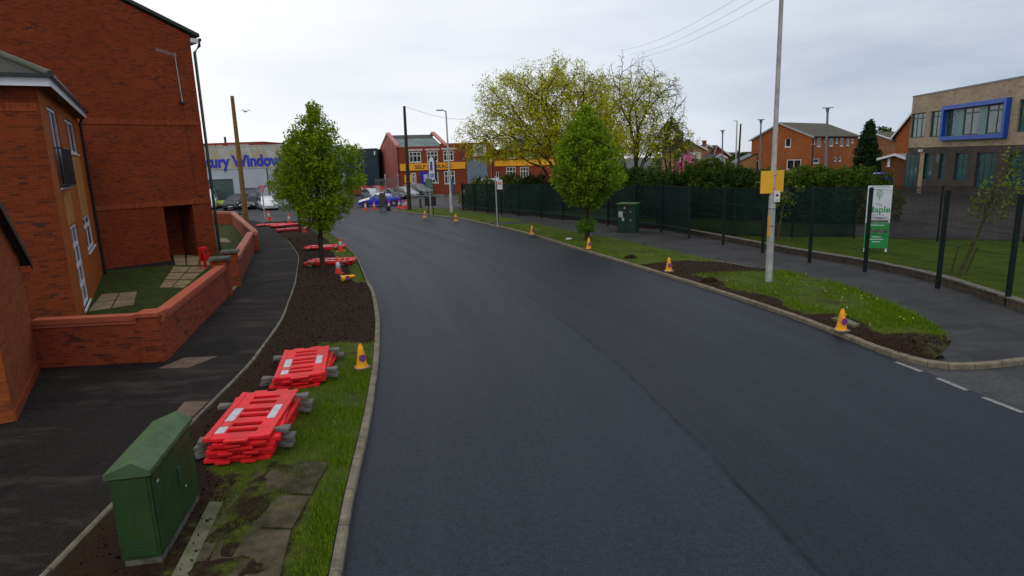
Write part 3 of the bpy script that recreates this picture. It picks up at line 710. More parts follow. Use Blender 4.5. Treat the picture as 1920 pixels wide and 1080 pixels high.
for px, py, Y, rx, lb in ((1345, 300, 150, 7, 'hazy tree far beyond the small houses'), (1658, 244, 170, 5, 'bare brown tree on the skyline right of the conifer'), (1395, 290, 160, 8, 'distant tree left of the orange house gable')):
    p = At(px, py, Y); bush('tree', lb, (p[0], Y, 0), rx, 4, p[2], per=8, nc=260, leaf=.4, mat=LF_DARK, cat='tree', stem=.2)
# leaning sapling on the lawn with stakes
b0 = Vector(GT(1797, 517, .13)); top = Vector(At(1872, 330, b0.y - .3))
sp = thing('young_tree', 'leaning young tree with yellow green leaves staked on the school lawn', 'tree', b0)
mb = MB(); mid = b0.lerp(Vector(At(1842, 420, b0.y)), 1)
mb.tube([b0, mid, top], [.06, .045, .02], 8)
T = [Vector(At(px, py, b0.y + dy)) for px, py, dy in ((1855, 385, .2), (1835, 372, -.3), (1830, 400, .3), (1880, 395, 0), (1890, 345, .3), (1905, 320, -.2), (1895, 290, .2), (1885, 375, .4), (1910, 350, .1), (1915, 365, -.3), (1850, 355, 0), (1870, 405, .2), (1868, 340, -.4), (1898, 305, 0), (1838, 385, .3))]
for q in T: mb.tube([mid.lerp(top, random.random() * .8), (mid.lerp(top, .5) + q) / 2, q], [.015, .01, .005], 4)
mb.build('trunk', BARKG, sp)
V, nl = leaf_cloud(np.array([tuple(q) for q in T]), .07, 34, .34); make_leaves('crown', V, nl, LF_BUSH, sp, b0)
mb = MB(); mb.tube([GT(1783, 512, .13), At(1797, 462, G(1783, 512, .13)[1])], .03, 6); mb.build('stake', BARKG, sp)
mb = MB(); mb.tube([GT(1810, 515, .13), At(1832, 464, G(1810, 515, .13)[1])], .03, 6); mb.build('stake', BARKG, sp)
# sapling behind the lamp column
b0 = Vector(GT(1457, 452, .13)); sp = thing('young_tree', 'slender young tree with sparse leaves just right of the tall lamp column', 'tree', b0)
mb = MB(); tp = Vector(At(1478, 330, b0.y)); mb.tube([b0, b0.lerp(tp, .5), tp], [.07, .05, .02], 8)
T = [b0.lerp(tp, random.uniform(.5, 1.05)) + Vector((rng.normal() * .5, rng.normal() * .4, rng.normal() * .2)) for _ in range(26)]
for q in T: mb.tube([b0.lerp(tp, random.uniform(.45, .9)), q], [.012, .005], 3)
mb.build('trunk', BARKG, sp); V, nl = leaf_cloud(np.array([tuple(q) for q in T]), .08, 14, .3); make_leaves('crown', V, nl, LF_BUSH, sp, b0)
# ------------------------------------------------------------------ school fence
def scrim_mat(name, col, op):
    m, t, bs = new_mat(name); ob = N(t, 'ShaderNodeTexCoord').outputs['Object']
    n1 = noise(t, .6, 5, ob, .6); c = mixc(t, ramp(t, n1, .3, .7), tuple(x * 1.5 for x in col), tuple(x * .6 for x in col))
    t.links.new(c, bs.inputs['Base Color']); bs.inputs['Roughness'].default_value = .9; bs.inputs['Specular IOR Level'].default_value = .1
    tr = N(t, 'ShaderNodeBsdfTransparent'); mx = N(t, 'ShaderNodeMixShader')
    fac = N(t, 'ShaderNodeMapRange'); fac.inputs[1].default_value = .3; fac.inputs[2].default_value = .7; fac.inputs[3].default_value = max(0, op - .1); fac.inputs[4].default_value = min(1, op + .08); t.links.new(n1, fac.inputs[0])
    t.links.new(fac.outputs[0], mx.inputs[0]); t.links.new(tr.outputs[0], mx.inputs[1]); t.links.new(bs.outputs[0], mx.inputs[2]); t.links.new(mx.outputs[0], t.nodes['Material Output'].inputs[0])
    return m
SCR = scrim_mat('debris_netting', (.010, .024, .022), .84)
SCR2 = scrim_mat('dark_netting', (.006, .018, .017), .80)
SCR3 = scrim_mat('grey_netting', (.030, .028, .030), .42)
posts_px = [(1940, 598), (1759, 530), (1622, 500), (1518, 484), (1430, 467), (1356, 452), (1292, 440), (1240, 430), (1190, 425), (1140, 418), (1098, 413), (1055, 409), (1015, 405), (972, 402), (940, 398), (915, 396), (890, 394), (868, 391)]
fb = G(1759, 530, .3)
fence = thing('mesh_fence', 'tall dark green wire mesh school fence along the footpath with netting on its far half', 'fence', (fb[0], fb[1], 0))
PP = [G(px, py, .28) for px, py in posts_px]
PP[0] = (13.9, 17.0)
def topz(Y): return float(np.interp(Y, [20, 24, 33, 62], [3.15, 3.08, 2.85, 2.5]))
for p in PP:
    MB().box(p[0] - .055, p[0] + .055, p[1] - .05, p[1] + .05, .1, topz(p[1]) + .06).build('post', DKGREEN, fence)
for i in range(len(PP) - 1):
    a, b = PP[i], PP[i + 1]; L = math.hypot(b[0] - a[0], b[1] - a[1]); fr = Frame(a, b); z1 = topz((a[1] + b[1]) / 2); mb = MB()
    sp_ = .075 if a[1] < 34 else .15
    k = int(L / sp_)
    for j in range(1, k):
        s_ = L * j / k; mb.add([fr(s_ - .003, 0, .32), fr(s_ + .003, 0, .32), fr(s_ + .003, 0, z1), fr(s_ - .003, 0, z1)], [(0, 1, 2, 3)])
    for z in (.34, .9, 1.5, 2.1, z1 - .03): mb.box(0, L, -.008, .008, z, z + .012, fr)
    mb.build('mesh_panel', DKGREEN, fence, fixn=False)
    if i >= 6:
        mbs = MB(); nx = 6
        vs = [fr(L * u / nx, -.05 - .03 * math.sin(math.pi * u / nx), z) for u in range(nx + 1) for z in (.32, z1 - .02 + .02 * math.sin(u * 2.1))]
        mbs.add(vs, [(2 * u, 2 * u + 2, 2 * u + 3, 2 * u + 1) for u in range(nx)]); mbs.build('netting', SCR, fence, fixn=False)
# plinth wall
mb = MB(); yy = list(np.arange(15, 61, 1.0))
for i in range(len(yy) - 1):
    a = (float(FNc(yy[i])), yy[i]); b = (float(FNc(yy[i + 1])), yy[i + 1]); fr = Frame(a, b)
    mb.box(0, fr.L, -.12, .12, .05, .30 + random.uniform(-.01, .01), fr); mb.cur = 1; mb.box(0, fr.L - .01, -.14, .14, .30 + .015, .36, fr); mb.cur = 0
o = mb.build('low_wall', [M('plinth_brick', (.085, .06, .042), .95, .35, 5, .5), M('plinth_cap', (.15, .135, .11), .9, .3, 6, .4)], uv=True)
tag(o, 'low weathered brick plinth wall along the foot of the school fence', 'wall')
struct(MB().sheet([(float(FNc(y)) - .9 + .25 * math.sin(y * 1.7), y) for y in np.arange(38, 60, .7)] + [(float(FNc(y)), y) for y in np.arange(59.5, 38, -1)], .103).build('soil_strip', SOIL))
# second fence
f2 = [(9.3, 39.5), (10.4, 36.4), (11.9, 33.0), (14.5, 31.9), (17.2, 31.0), (20.0, 28.95), (23.2, 27.9), (27, 27.0)]
fence2 = thing('mesh_fence', 'second dark mesh fence at the far edge of the school lawn', 'fence', (f2[3][0], f2[3][1], 0))
for i, p in enumerate(f2):
    MB().box(p[0] - .035, p[0] + .035, p[1] - .03, p[1] + .03, .1, 2.75).build('post', DKGREEN, fence2)
    if i:
        fr = Frame(f2[i - 1], p); mb = MB()
        for j in range(1, int(fr.L / .12)): mb.add([fr(j * .12 - .003, 0, .15), fr(j * .12 + .003, 0, .15), fr(j * .12 + .003, 0, 2.7), fr(j * .12 - .003, 0, 2.7)], [(0, 1, 2, 3)])
        mb.box(0, fr.L, -.008, .008, 2.68, 2.7, fr); mb.build('mesh_panel', DKGREEN, fence2, fixn=False)
        MB().add([fr(.04, -.04, .2), fr(fr.L - .04, -.04, .2), fr(fr.L - .04, -.04, 2.66), fr(.04, -.04, 2.66)], [(0, 1, 2, 3)]).build('netting', SCR2 if i < 5 else SCR3, fence2, fixn=False)
# dark screening behind dark netting comes from the shrubs
# ------------------------------------------------------------------ garden walls, left buildings
def on(fr, s, z, o=0): return fr(s, o, z)
# building A (nearer, two storeys)
FA = Frame(G(160, 595, .1), G(192, 516, .1)); A0 = FA(-1.95, 0, 0)
FA = Frame(A0, FA(9.9, 0, 0)); LA = FA.L; dz = 7.05
bA = thing('brick_house', 'red brick two storey house with white fascia and black dark balcony on the left', 'house', (A0[0], A0[1], 0))
sh = 1.95
hol = [(-.4 + sh, 1.9 + sh, 4.2, 6.6), (4.3 + sh, 7.75 + sh, 5.36, 6.58), (4.8 + sh, 8.2 + sh, 1.63, 2.95), (.15 + sh, 2.35 + sh, .3, 2.97)]
mb = MB(); wallplate(mb, FA, 0, LA, 0, dz, hol)
mb.build('side_wall', BRKO, bA, uv=True)
nf = -FA.d; nperp = -FA.n  # front wall runs left, away from road
FF = Frame((A0[0] - FA.n[0] * .0, A0[1] - FA.n[1] * .0), (A0[0] - FA.n[0] * 8, A0[1] - FA.n[1] * 8))
mb = MB(); mb.box(.003, 8, -.25, 0.004, 0, dz, FF); mb.build('front_wall', BRK, bA, uv=True)
mb = MB(); mb.box(.05, 8, 0.004, .016, dz - .75, dz - .52, FF); mb.build('brick_course', BRKV, bA, uv=True)
for (a, b, c, d), nm, cl, rp in ((hol[0], 'french_window', 2, None), (hol[1], 'window', 2, None), (hol[2], 'window', 2, [.7]), (hol[3], 'french_door', 2, [.25, .5, .75])):
    window(FA, a, b, c, d, bA, cols=cl, rowpos=rp, name=nm, fw=.09, back=.10, bw=.12, gm=GLASS)
PANO = M('orange_render_panel', (.44, .17, .018), .85, .12, 2)
for a, b, c, d in ((hol[0][0] + .1, hol[0][1] - .1, 3.05, 4.1), (hol[1][0] + .2, hol[1][1] - .1, 3.0, 5.26)):
    MB().prism([(a, c), (b, c), (b, d), (a, d)], .002, .02, FA.X()).build('render_panel', PANO, bA)
# Juliet balcony
mb = MB(); s0, s1 = hol[0][0] - .05, hol[0][1] + .15
for z in (4.22, 5.35): mb.box(s0, s1, .18, .22, z, z + .04, FA); mb.box(s0, s0 + .04, 0, .18, z, z + .04, FA); mb.box(s1 - .04, s1, 0, .18, z, z + .04, FA)
for i in range(24): s_ = s0 + (s1 - s0) * i / 23; mb.box(s_ - .012, s_ + .012, .19, .21, 4.26, 5.35, FA)
mb.build('balcony_railing', BLACKP, bA)
MB().box(s0 + .05, s1 - .05, .165, .18, 4.28, 5.33, FA).build('balcony_screen', M('black_mesh', (.01, .014, .013), .8, .2), bA)
# eaves
mb = MB(); mb.box(-.30, LA + .1, 0.05, .33, dz - .12, dz - .10, FA); mb.box(-.3, 8, .05, .33, dz - .12, dz - .10, FF); mb.build('soffit', M('soffit_brown', (.12, .07, .04), .8), bA)
mb = MB(); mb.box(-.33, LA + .1, .33, .355, dz - .12, dz + .14, FA); mb.box(-.33, 8, .33, .355, dz - .125, dz + .14, FF); mb.build('fascia', WHITEP, bA)
mb = MB(); 
for fr_, e1 in ((FA, LA + .12), (FF, 8)): mb.box(-.42, e1, .36, .47, dz + .10, dz + .19, fr_)
mb.build('gutter', BLACKP, bA)
def P3(fr, s, o, z): return fr(s, o, z)
# hipped roof
c1 = FA(-.35, .38, dz + .16); c2 = FA(LA + .1, .38, dz + .16); r1 = FA(3.2, -3.6, dz + 2.3); r2 = FA(LA + .1, -3.6, dz + 2.3); c4 = FA(-.35, -8, dz + .16); r4 = FA(3.2, -8, dz + 2.3)
mb = MB(); mb.add([c1, c2, r2, r1], [(0, 1, 2, 3)]); mb.add([c1, r1, r4, c4], [(0, 1, 2, 3)]); mb.build('roof', TILE, bA)
mb = MB(); mb.tube([Vector(c1) + Vector((0, 0, .04)), Vector(r1) + Vector((0, 0, .04))], .10, 6); mb.build('hip_ridge', TILEM, bA)
mb = MB(); mb.tube([FA(LA - .1, .30, dz + .1), FA(LA - .1, .1, dz - .35), FA(LA - .1, .1, .12)], .055, 8); mb.build('drainpipe', BLACKP, bA)
# building B (tall gable behind)
FB = Frame(G(192, 505.6, .1), G(409, 477, .1)); 
FB = Frame(FB(-9.5, 0, 0), FB(5.42, 0, 0)); LB = FB.L; off = 9.5
bB = thing('brick_apartment_block', 'tall red brick gable end with recessed porch and aerial at the left', 'building', FB(LB, 0, 0))
eav = 11.2; hb = (3.06 + off, 4.45 + off, -.1, 2.83)
mb = MB(); wallplate(mb, FB, 0, LB, 0, eav, [(hb[0], hb[1], 0, hb[3])], th=.35)
apx = 8.0; pk = eav + apx * .41
mb.prism([(LB - 2 * apx, eav), (LB, eav), (LB - apx, pk)], -.35, 0, FB.X()); mb.build('gable_wall', BRKB, bB, uv=True)
mb = MB(); mb.box(hb[0] - .3, hb[0], -1.9, -.352, 0, 3.2, FB); mb.box(hb[1], hb[1] + .3, -1.9, -.352, 0, 3.2, FB); mb.box(hb[0], hb[1], -2.1, -1.9, 0, 3.2, FB); mb.box(hb[0], hb[1], -1.9, -.352, 2.83, 3.0, FB); mb.build('porch_recess', BRK, bB, uv=True)
for z in (6.82, 2.86): mb = MB(); mb.box(0.02, LB, .003, .03, z, z + .24, FB); mb.build('brick_course', BRKV, bB, uv=True)
mb = MB(); mb.box(LB - .25, LB, -9, -.352, 0, eav, FB); mb.build('side_wall', BRK, bB, uv=True)
vg = MB(); 
def slab(mb, fr, P, o0, o1, th):
    (sa, za), (sb, zb) = P; mb.prism([(sa, za), (sb, zb), (sb, zb + th), (sa, za + th)], o0, o1, fr.X())
slab(vg, FB, ((LB + .45, eav + .08 - .12), (LB - apx, pk + .06)), -9, .12, .16); slab(vg, FB, ((LB - apx - .001, pk + .06), (LB - 2 * apx - .4, eav - .1)), -9, .12, .16); vg.build('roof', TILE, bB)
mb = MB(); mb.box(LB + .02, LB + .4, -8.9, .05, eav - .32, eav - .12, FB); mb.build('fascia', WHITEP, bB)
mb = MB(); mb.box(LB + .41, LB + .53, -8.9, .1, eav - .22, eav - .1, FB); mb.build('gutter', BLACKP, bB)
mb = MB(); mb.tube([FB(LB + .44, .02, eav - .2), FB(LB + .42, .03, eav - .45), FB(LB + .13, .05, eav - .8), FB(LB + .12, .05, .12)], .075, 8); mb.build('drainpipe', BLACKP, bB)
tvt = FB(4.5 + off, .12, 8.0)
an = thing('tv_aerial', 'thin grey television aerial fixed high on the red brick gable wall', 'aerial', tvt)
mb = MB(); mb.tube([FB(4.62 + off, .12, 7.95), FB(4.55 + off, .12, 10.25)], .022, 6); mb.build('mast', GALV, an)
mb = MB(); mb.tube([FB(4.62 + off, .14, 10.15), FB(3.6 + off, .5, 10.3)], .014, 6)
for i in range(12): u = i / 11; c = Vector(FB(4.6 + off - u, .15 + .36 * u, 10.15 + .14 * u)); mb.tube([c - Vector((0, 0, .11)), c + Vector((0, 0, .11))], .006, 4)
mb.build('antenna_boom', GALV, an)
mb = MB(); mb.box(4.5 + off, 4.72 + off, .013, .10, 7.88, 8.02, FB); mb.build('wall_bracket', BLACKP, an)
mb = MB(); mb.tube([FB(4.64 + off, .012, 7.9), FB(4.75 + off, .012, 3.3)], .008, 4); mb.build('cable', BLACKP, an)
# building C (garage gable at frame edge)
FC_ = Frame(G(75, 690, .1), G(28, 790, .1)); CC = FC_(0, 0, 0)
FC_ = Frame(CC, FC_(3.75, 0, 0)); bC = thing('brick_outbuilding', 'red brick outbuilding with sloping black verge at the left picture edge', 'building', CC)
zt = lambda s: 2.75 + .6 * (s)
MB().prism([(0, 0), (3.75, 0), (3.75, zt(3.75)), (0, zt(0))], -.3, 0, FC_.X()).build('gable_wall', BRKC, bC, uv=True)
e2 = FC_(3.75, 0, 0); fl = Frame(e2, (e2[0] - FC_.n[0] * 5, e2[1] - FC_.n[1] * 5)); mb = MB(); mb.box(.003, 5, -.3, 0.003, 0, 5.0, fl); mb.build('front_wall', BRKC, bC, uv=True)
mb = MB(); slab(mb, FC_, ((-.45, zt(-.45) + .02), (4.0, zt(4.0) + .02)), -5, .14, .14); mb.build('roof', TILE, bC)
mb = MB(); slab(mb, FC_, ((-.5, zt(-.5) - .03), (4.0, zt(4.0) - .03)), .141, .17, .2); mb.build('bargeboard', BLACKP, bC)
mb = MB(); mb.box(-.003, 3.76, .003, .03, 0, .30, FC_); mb.build('plinth', BRKV, bC, uv=True)
# garden walls
CAP = brick('brick_cap', (.50, .10, .045), (.42, .08, .04), (.30, .13, .09), darkamt=.05, bw=.075, bh=.225)
CAP2 = brick('brick_cap_pale', (.52, .20, .13), (.45, .16, .10), (.35, .18, .13), darkamt=.05, bw=.075, bh=.225)
def gwall(a, b, h, nm, lab, mat=BRKW, t=.23, capm=None, capover=.03, parent=None, e0=0, e1=0):
    fr = Frame(a, b); L = fr.L
    tg = thing(nm, lab, 'wall', (a[0], a[1], 0)) if parent is None else parent
    mb = MB(); mb.box(e0, L - e1, -t, 0, .0, h - .2, fr); mb.build('brick_face', mat, tg, uv=True)
    mb = MB(); mb.box(e0, L - e1, -t - .02, .02, h - .2, h - .12, fr); mb.box(e0, L - e1, -t - .04, .04, h - .12, h, fr); mb.build('coping', capm or CAP, tg, uv=True)
    return tg, fr
W0 = G(75, 690); W1 = G(312, 677); W2 = G(432, 552)
gw1, f1 = gwall(W0, W1, 1.27, 'garden_wall', 'low red brick garden wall running from outbuilding to gate with square corner pillar', e1=.4)
gw1b, f1b = gwall(W1, W2, 1.25, 'garden_wall', 'x', parent=gw1, e0=.12)
def pillar(c, fr, wd, h, tg, capm, capover=.05, capt=.1, nm='pillar', mat=BRKW):
    X = lambda u, v, z: (c[0] + fr.d[0] * u + fr.n[0] * v, c[1] + fr.d[1] * u + fr.n[1] * v, z)
    p = MB().box(-wd / 2, wd / 2, -wd / 2, wd / 2, 0, h, X).build(nm, mat, tg, uv=True)
    MB().box(-wd / 2 - capover, wd / 2 + capover, -wd / 2 - capover, wd / 2 + capover, h, h + capt, X).build('cap', capm, p, uv=True)
pc = f1(f1.L - .28, -.20, 0); pillar(pc, f1, .50, 1.22, gw1, CAP, .03, .09)
pc = f1b(f1b.L - .1, -.18, 0); DCAP = M('stone_cap', (.11, .105, .085), .9, .3, 5, .4)
pillar(pc, f1b, .50, 1.42, gw1, DCAP, .08, .08)
W3 = G(449, 534); W4 = G(478, 469.5); W5 = G(433, 397, 1.15); W6 = G(398, 396.6, 1.15)
gw2, f2_ = gwall(W3, W4, 1.15, 'garden_wall', 'long pale capped red brick garden wall beyond the gate curving along the footway', capm=CAP2)
pillar(f2_(-.1, -.18, 0), f2_, .50, 1.42, gw2, DCAP, .08, .08)
gwall(W4, W5, 1.15, 'garden_wall', '', parent=gw2, capm=CAP2); gwall(W5, W6, 1.15, 'garden_wall', '', parent=gw2, capm=CAP2)
struct(MB().sheet([W0, (float(pc[0]), float(pc[1])), W4, W5, (-30, 52), (-26, 34), (-16.5, 33.8), (-16.5, 30), (-25, 26), (-20, 14)], .106).build('lawn', M('garden_lawn', (.045, .062, .010), .95, .3, 2.5, .6, spec=.1, col2=(.022, .032, .007))))
STO = []
def flags(px, n=3, m=1):
    P = [np.array(G(*p)) for p in px]; mb = MB()
    for i in range(n):
        for j in range(m):
            q = lambda u, v: P[0] * (1 - u) * (1 - v) + P[1] * u * (1 - v) + P[2] * u * v + P[3] * (1 - u) * v
            g_ = .02; a, b, c, d = i / n + g_, (i + 1) / n - g_, j / m + g_, (j + 1) / m - g_
            mb.prism([tuple(q(a, c)), tuple(q(b, c)), tuple(q(b, d)), tuple(q(a, d))], .05, .125 + random.uniform(-.004, .004))
    struct(mb.build('paving_slabs', YSTONE, bevel=.006))
flags([(163, 586), (252, 572), (258, 547), (190, 552)], 2, 2)
flags([(298, 541), (345, 541), (392, 500), (325, 500)], 2, 3)
flags([(328, 498), (394, 498), (404, 482), (322, 477)], 3, 1)
flags([(436, 548), (448, 535), (440, 528), (405, 528)], 1, 1)
flags([(410, 455), (434, 455), (425, 447), (410, 447)], 1, 1)
# small red plastic frame leaning at the gate
q = GT(386, 503, .12); t = thing('trestle', 'small bright red plastic trestle standing behind the garden wall by the gate', 'trestle', q)
mb = MB()
for sy in (-.22, .22):
    for sx_ in (-.16, .16): mb.tube([(sx_, sy, 0), (sx_ * .35, sy * .8, .95)], .035, 6)
mb.box(-.12, .12, -.22, .22, .82, .98); mb.box(-.14, -.10, -.22, .22, .35, .7); mb.box(.10, .14, -.22, .22, .35, .7); mb.build('frame', REDP, t, local=True)
# ------------------------------------------------------------------ barriers lying in stacks
def make_barrier(loc=(0, 0, -50), rz=0):
    t = thing('plastic_barrier', 'x', 'barrier', loc, rz, 'red plastic barriers stacked flat on the verges')
    xs = [-1.0, -.93]; slots = []
    cx = -.80
    for g_ in range(3):
        for q in range(2):
            a = -.78 + g_ * .59 + q * .24; slots.append((a, a + .14))
    for a, b in slots: xs += [a, b]
    xs += [.93, 1.0]; xs = sorted(set(round(x, 4) for x in xs)); ys = [-.5, -.24, .22, .5]
    fil = lambda x, y: not (-.24 < y < .22 and any(a < x < b for a, b in slots))
    mb = MB(); mb.plate(xs, ys, fil, 0, .05)
    # raised rails, connector lugs
    mb.box(-1.0, 1.0, .40, .5, .0501, .062); mb.box(-1.0, 1.0, -.5, -.42, .0501, .062)
    mb.box(-1.10, -.9995, -.19, .17, .008, .045); mb.box(.9995, 1.09, -.30, -.08, .008, .045); mb.box(.9995, 1.09, .08, .30, .008, .045)
    mb.build('panel', REDP, t, local=True, bevel=.012, seg=2)
    # reflective boards: upper = red/white, lower = white
    u = MB()
    for i, (a, b) in enumerate(((-.80, -.55), (-.55, -.32), (-.32, .22))):
        u.cur = i % 2; u.prism([(a, .25), (b - .002, .25), (b - .002, .39), (a, .39)], .0505, .056)
    u.build('reflective_strip', [REFW, REFR], t, local=True)
    u = MB()
    for a, b in ((-.30, .28),): u.prism([(a, -.395), (b, -.395), (b, -.27), (a, -.27)], .0505, .056)
    u.build('reflective_strip', [REFW], t, local=True)
    for sx_ in (-.72, .72):
        f = MB(); c = sx_
        prof = [(-.45, -.03), (-.52, -.05), (-.62, -.15), (-.74, -.19), (-.74, .19), (-.62, .15), (-.52, .05), (-.45, .03)]
        f.prism([(c + y_2 * .55, x_2) for x_2, y_2 in prof], -.005, .06)
        f.build('foot', RUBBER, t, local=True, bevel=.012)
    return t
B0 = make_barrier(); first = [True]
ORD = ['top', 'second from top', 'third from top', 'fourth from top', 'fifth from top']
def stack(px_c, px_dir, n, where, z0=.15, jit=.05, tilt=None, seedr=1, dzz=.067, alt=True):
    """px_c centre pixel on ground; px_dir second pixel giving long direction"""
    rs = random.Random(seedr)
    c = G(*px_c, z0); d = G(*px_dir, z0); ang = math.atan2(d[1] - c[1], d[0] - c[0])
    for i in range(n):
        if first[0]: o = B0; first[0] = False
        else: o = copy_tree(B0)
        top_i = n - 1 - i
        last = i == n - 1
        o.location = (c[0] + rs.uniform(-jit, jit), c[1] + rs.uniform(-jit, jit), z0 + .02 + i * dzz)
        o.rotation_euler = (rs.uniform(-.012, .012) + (.0), rs.uniform(-.01, .01), ang + rs.uniform(-.09, .09) + (math.pi if (alt and (top_i % 2) == 1) else 0))
        if tilt and last: o.rotation_euler = (tilt[0], tilt[1], o.rotation_euler[2] + tilt[2])
        nm = 'bottom' if i == 0 and n > 1 else ORD[top_i]
        o['label'] = (f'red plastic barrier, {nm} of the {where}' if n > 1 else f'single red plastic barrier {where}')
stack((486, 815), (527, 738), 6, 'nearest flat stack behind the green cabinet', seedr=4, jit=.035)
stack((575, 698), (596, 655), 4, 'second stack beside the yellow cone', seedr=9, jit=.05)
stack((621, 495), (655, 494), 3, 'stack right behind the bushy street tree trunk', seedr=3, jit=.06)
stack((609, 466), (640, 465), 2, 'farther low stack behind the bushy tree', seedr=6, jit=.06)
stack((548, 432), (575, 430), 2, 'stack near the slim young street tree', seedr=8)
stack((535, 424), (560, 421), 2, 'stack beyond the slim young tree', seedr=12)
stack((508, 422), (525, 421), 1, 'lying nearest the give way sign', seedr=13)
# ------------------------------------------------------------------ cones
def yel_cone(loc, label, rz=0, first_=[None], group='yellow no waiting cones along the verges'):
    if first_[0] is None:
        t = thing('no_waiting_cone', label, 'traffic cone', loc, rz, group)
        mb = MB(); mb.lathe([(.15, .035), (.135, .05), (.115, .11), (.066, .43), (.052, .50), (.042, .515), (0, .515)], n=20); mb.build('body', YELP, t, local=True)
        mb = MB(); mb.prism([(-.17, -.12), (-.12, -.17), (.12, -.17), (.17, -.12), (.17, .12), (.12, .17), (-.12, .17), (-.17, .12)], 0, .035); mb.build('base', RUBBER, t, local=True)
        mb = MB(); mb.box(-.035, .035, -.02, .02, .51, .56); mb.build('handle', YELP, t, local=True, bevel=.008)
        sb = MB(); X = lambda x, y, z: (x, -.104 + y * .153 - z, y + .26)
        circ = lambda r, k=20: [(r * math.cos(2 * math.pi * i / k), r * math.sin(2 * math.pi * i / k)) for i in range(k)]
        sb.cur = 1; sb.prism(circ(.082), -.0, .012, X); sb.cur = 0; sb.prism(circ(.062), .0121, .015, X)
        sb.cur = 1; sb.prism([(-.052, .038), (-.038, .052), (.052, -.038), (.038, -.052)], .0151, .018, X)
        sb.build('sign_disc', [M('sign_blue', (.02, .03, .28), .5), M('sign_red', (.45, .03, .03), .5)], t, local=True)
        first_[0] = t; return t
    o = copy_tree(first_[0]); o.location = loc; o.rotation_euler = (0, 0, rz); o['label'] = label; return o
for px, py, rz, lb in ((679, 690, .5, 'yellow no waiting cone on grass beside the second barrier stack'),
                       (1577, 620, .1, 'nearest yellow no waiting cone on the right verge'),
                       (1254, 509, .1, 'yellow no waiting cone on the bare soil patch of the right verge'),
                       (1104, 467, .3, 'yellow no waiting cone in front of the teardrop street tree'),
                       (998, 440, .5, 'yellow no waiting cone right of the post with the small white sign'),
                       (855, 415, .2, 'yellow no waiting cone by the base of the far lamp post'),
                       (797, 408, .2, 'farthest yellow no waiting cone beside the double black sign')):
    yel_cone((*G(px, py, .15), .15), lb, rz)
fc = yel_cone((*G(640, 529, .13), .26), 'yellow no waiting cone lying on its side on the soil verge', 0); fc.rotation_euler = (R(8), R(80), R(20))
rc0 = [None]
def red_cone(loc, label, h=.75, rz=0):
    if rc0[0] is None:
        t = thing('traffic_cone', label, 'traffic cone', loc, rz, 'red and white traffic cones')
        r = lambda z: .15 - (.15 - .03) * z / .75
        MB().lathe([(r(.03), .03), (r(.26), .26)], n=18).lathe([(r(.52), .52), (r(.74), .74), (.01, .75)], n=18).build('body', CONER, t, local=True)
        MB().lathe([(r(.26), .26), (r(.26) + .003, .262), (r(.52) + .003, .518), (r(.52), .52)], n=18).build('reflective_sleeve', REFW, t, local=True)
        MB().prism([(-.21, -.16), (-.16, -.21), (.16, -.21), (.21, -.16), (.21, .16), (.16, .21), (-.16, .21), (-.21, .16)], 0, .03).build('base', CONER, t, local=True, bevel=.006)
        rc0[0] = t
        return t
    o = copy_tree(rc0[0]); o.location = loc; o.rotation_euler = (0, 0, rz); o['label'] = label; o.scale = (h / .75,) * 3; return o
for px, py, z, lb in ((635, 514, .12, 'red and white traffic cone at the right side of the near tree stack'),
                      (639, 471, .12, 'red and white traffic cone beside the farther low barrier stack'),
                      (571, 436, .12, 'red traffic cone right of the slim young tree trunk'),
                      (543, 420, .1, 'red traffic cone behind the far barrier stacks'),
                      (505, 413, .1, 'red and white traffic cone beside the give way sign'),
                      (686, 395, 0, 'leftmost traffic cone in front of the blue car bonnet'),
                      (702, 393, 0, 'traffic cone in front of the blue car door'),
                      (730, 392, 0, 'traffic cone behind the blue car by the brown sign back'),
                      (749, 390, .1, 'single pale traffic cone left of the dark telegraph pole'),
                      (757.5, 392, .1, 'left cone of the pair touching the dark telegraph pole'),
                      (762, 390, .1, 'right cone of the pair touching the dark telegraph pole'),
                      (803, 364, 0, 'left traffic cone against the self storage wall'),
                      (815, 364.5, 0, 'right traffic cone against the self storage wall')):
    red_cone((*G(px, py, z), z), lb, h=.85 if py < 425 else .75)
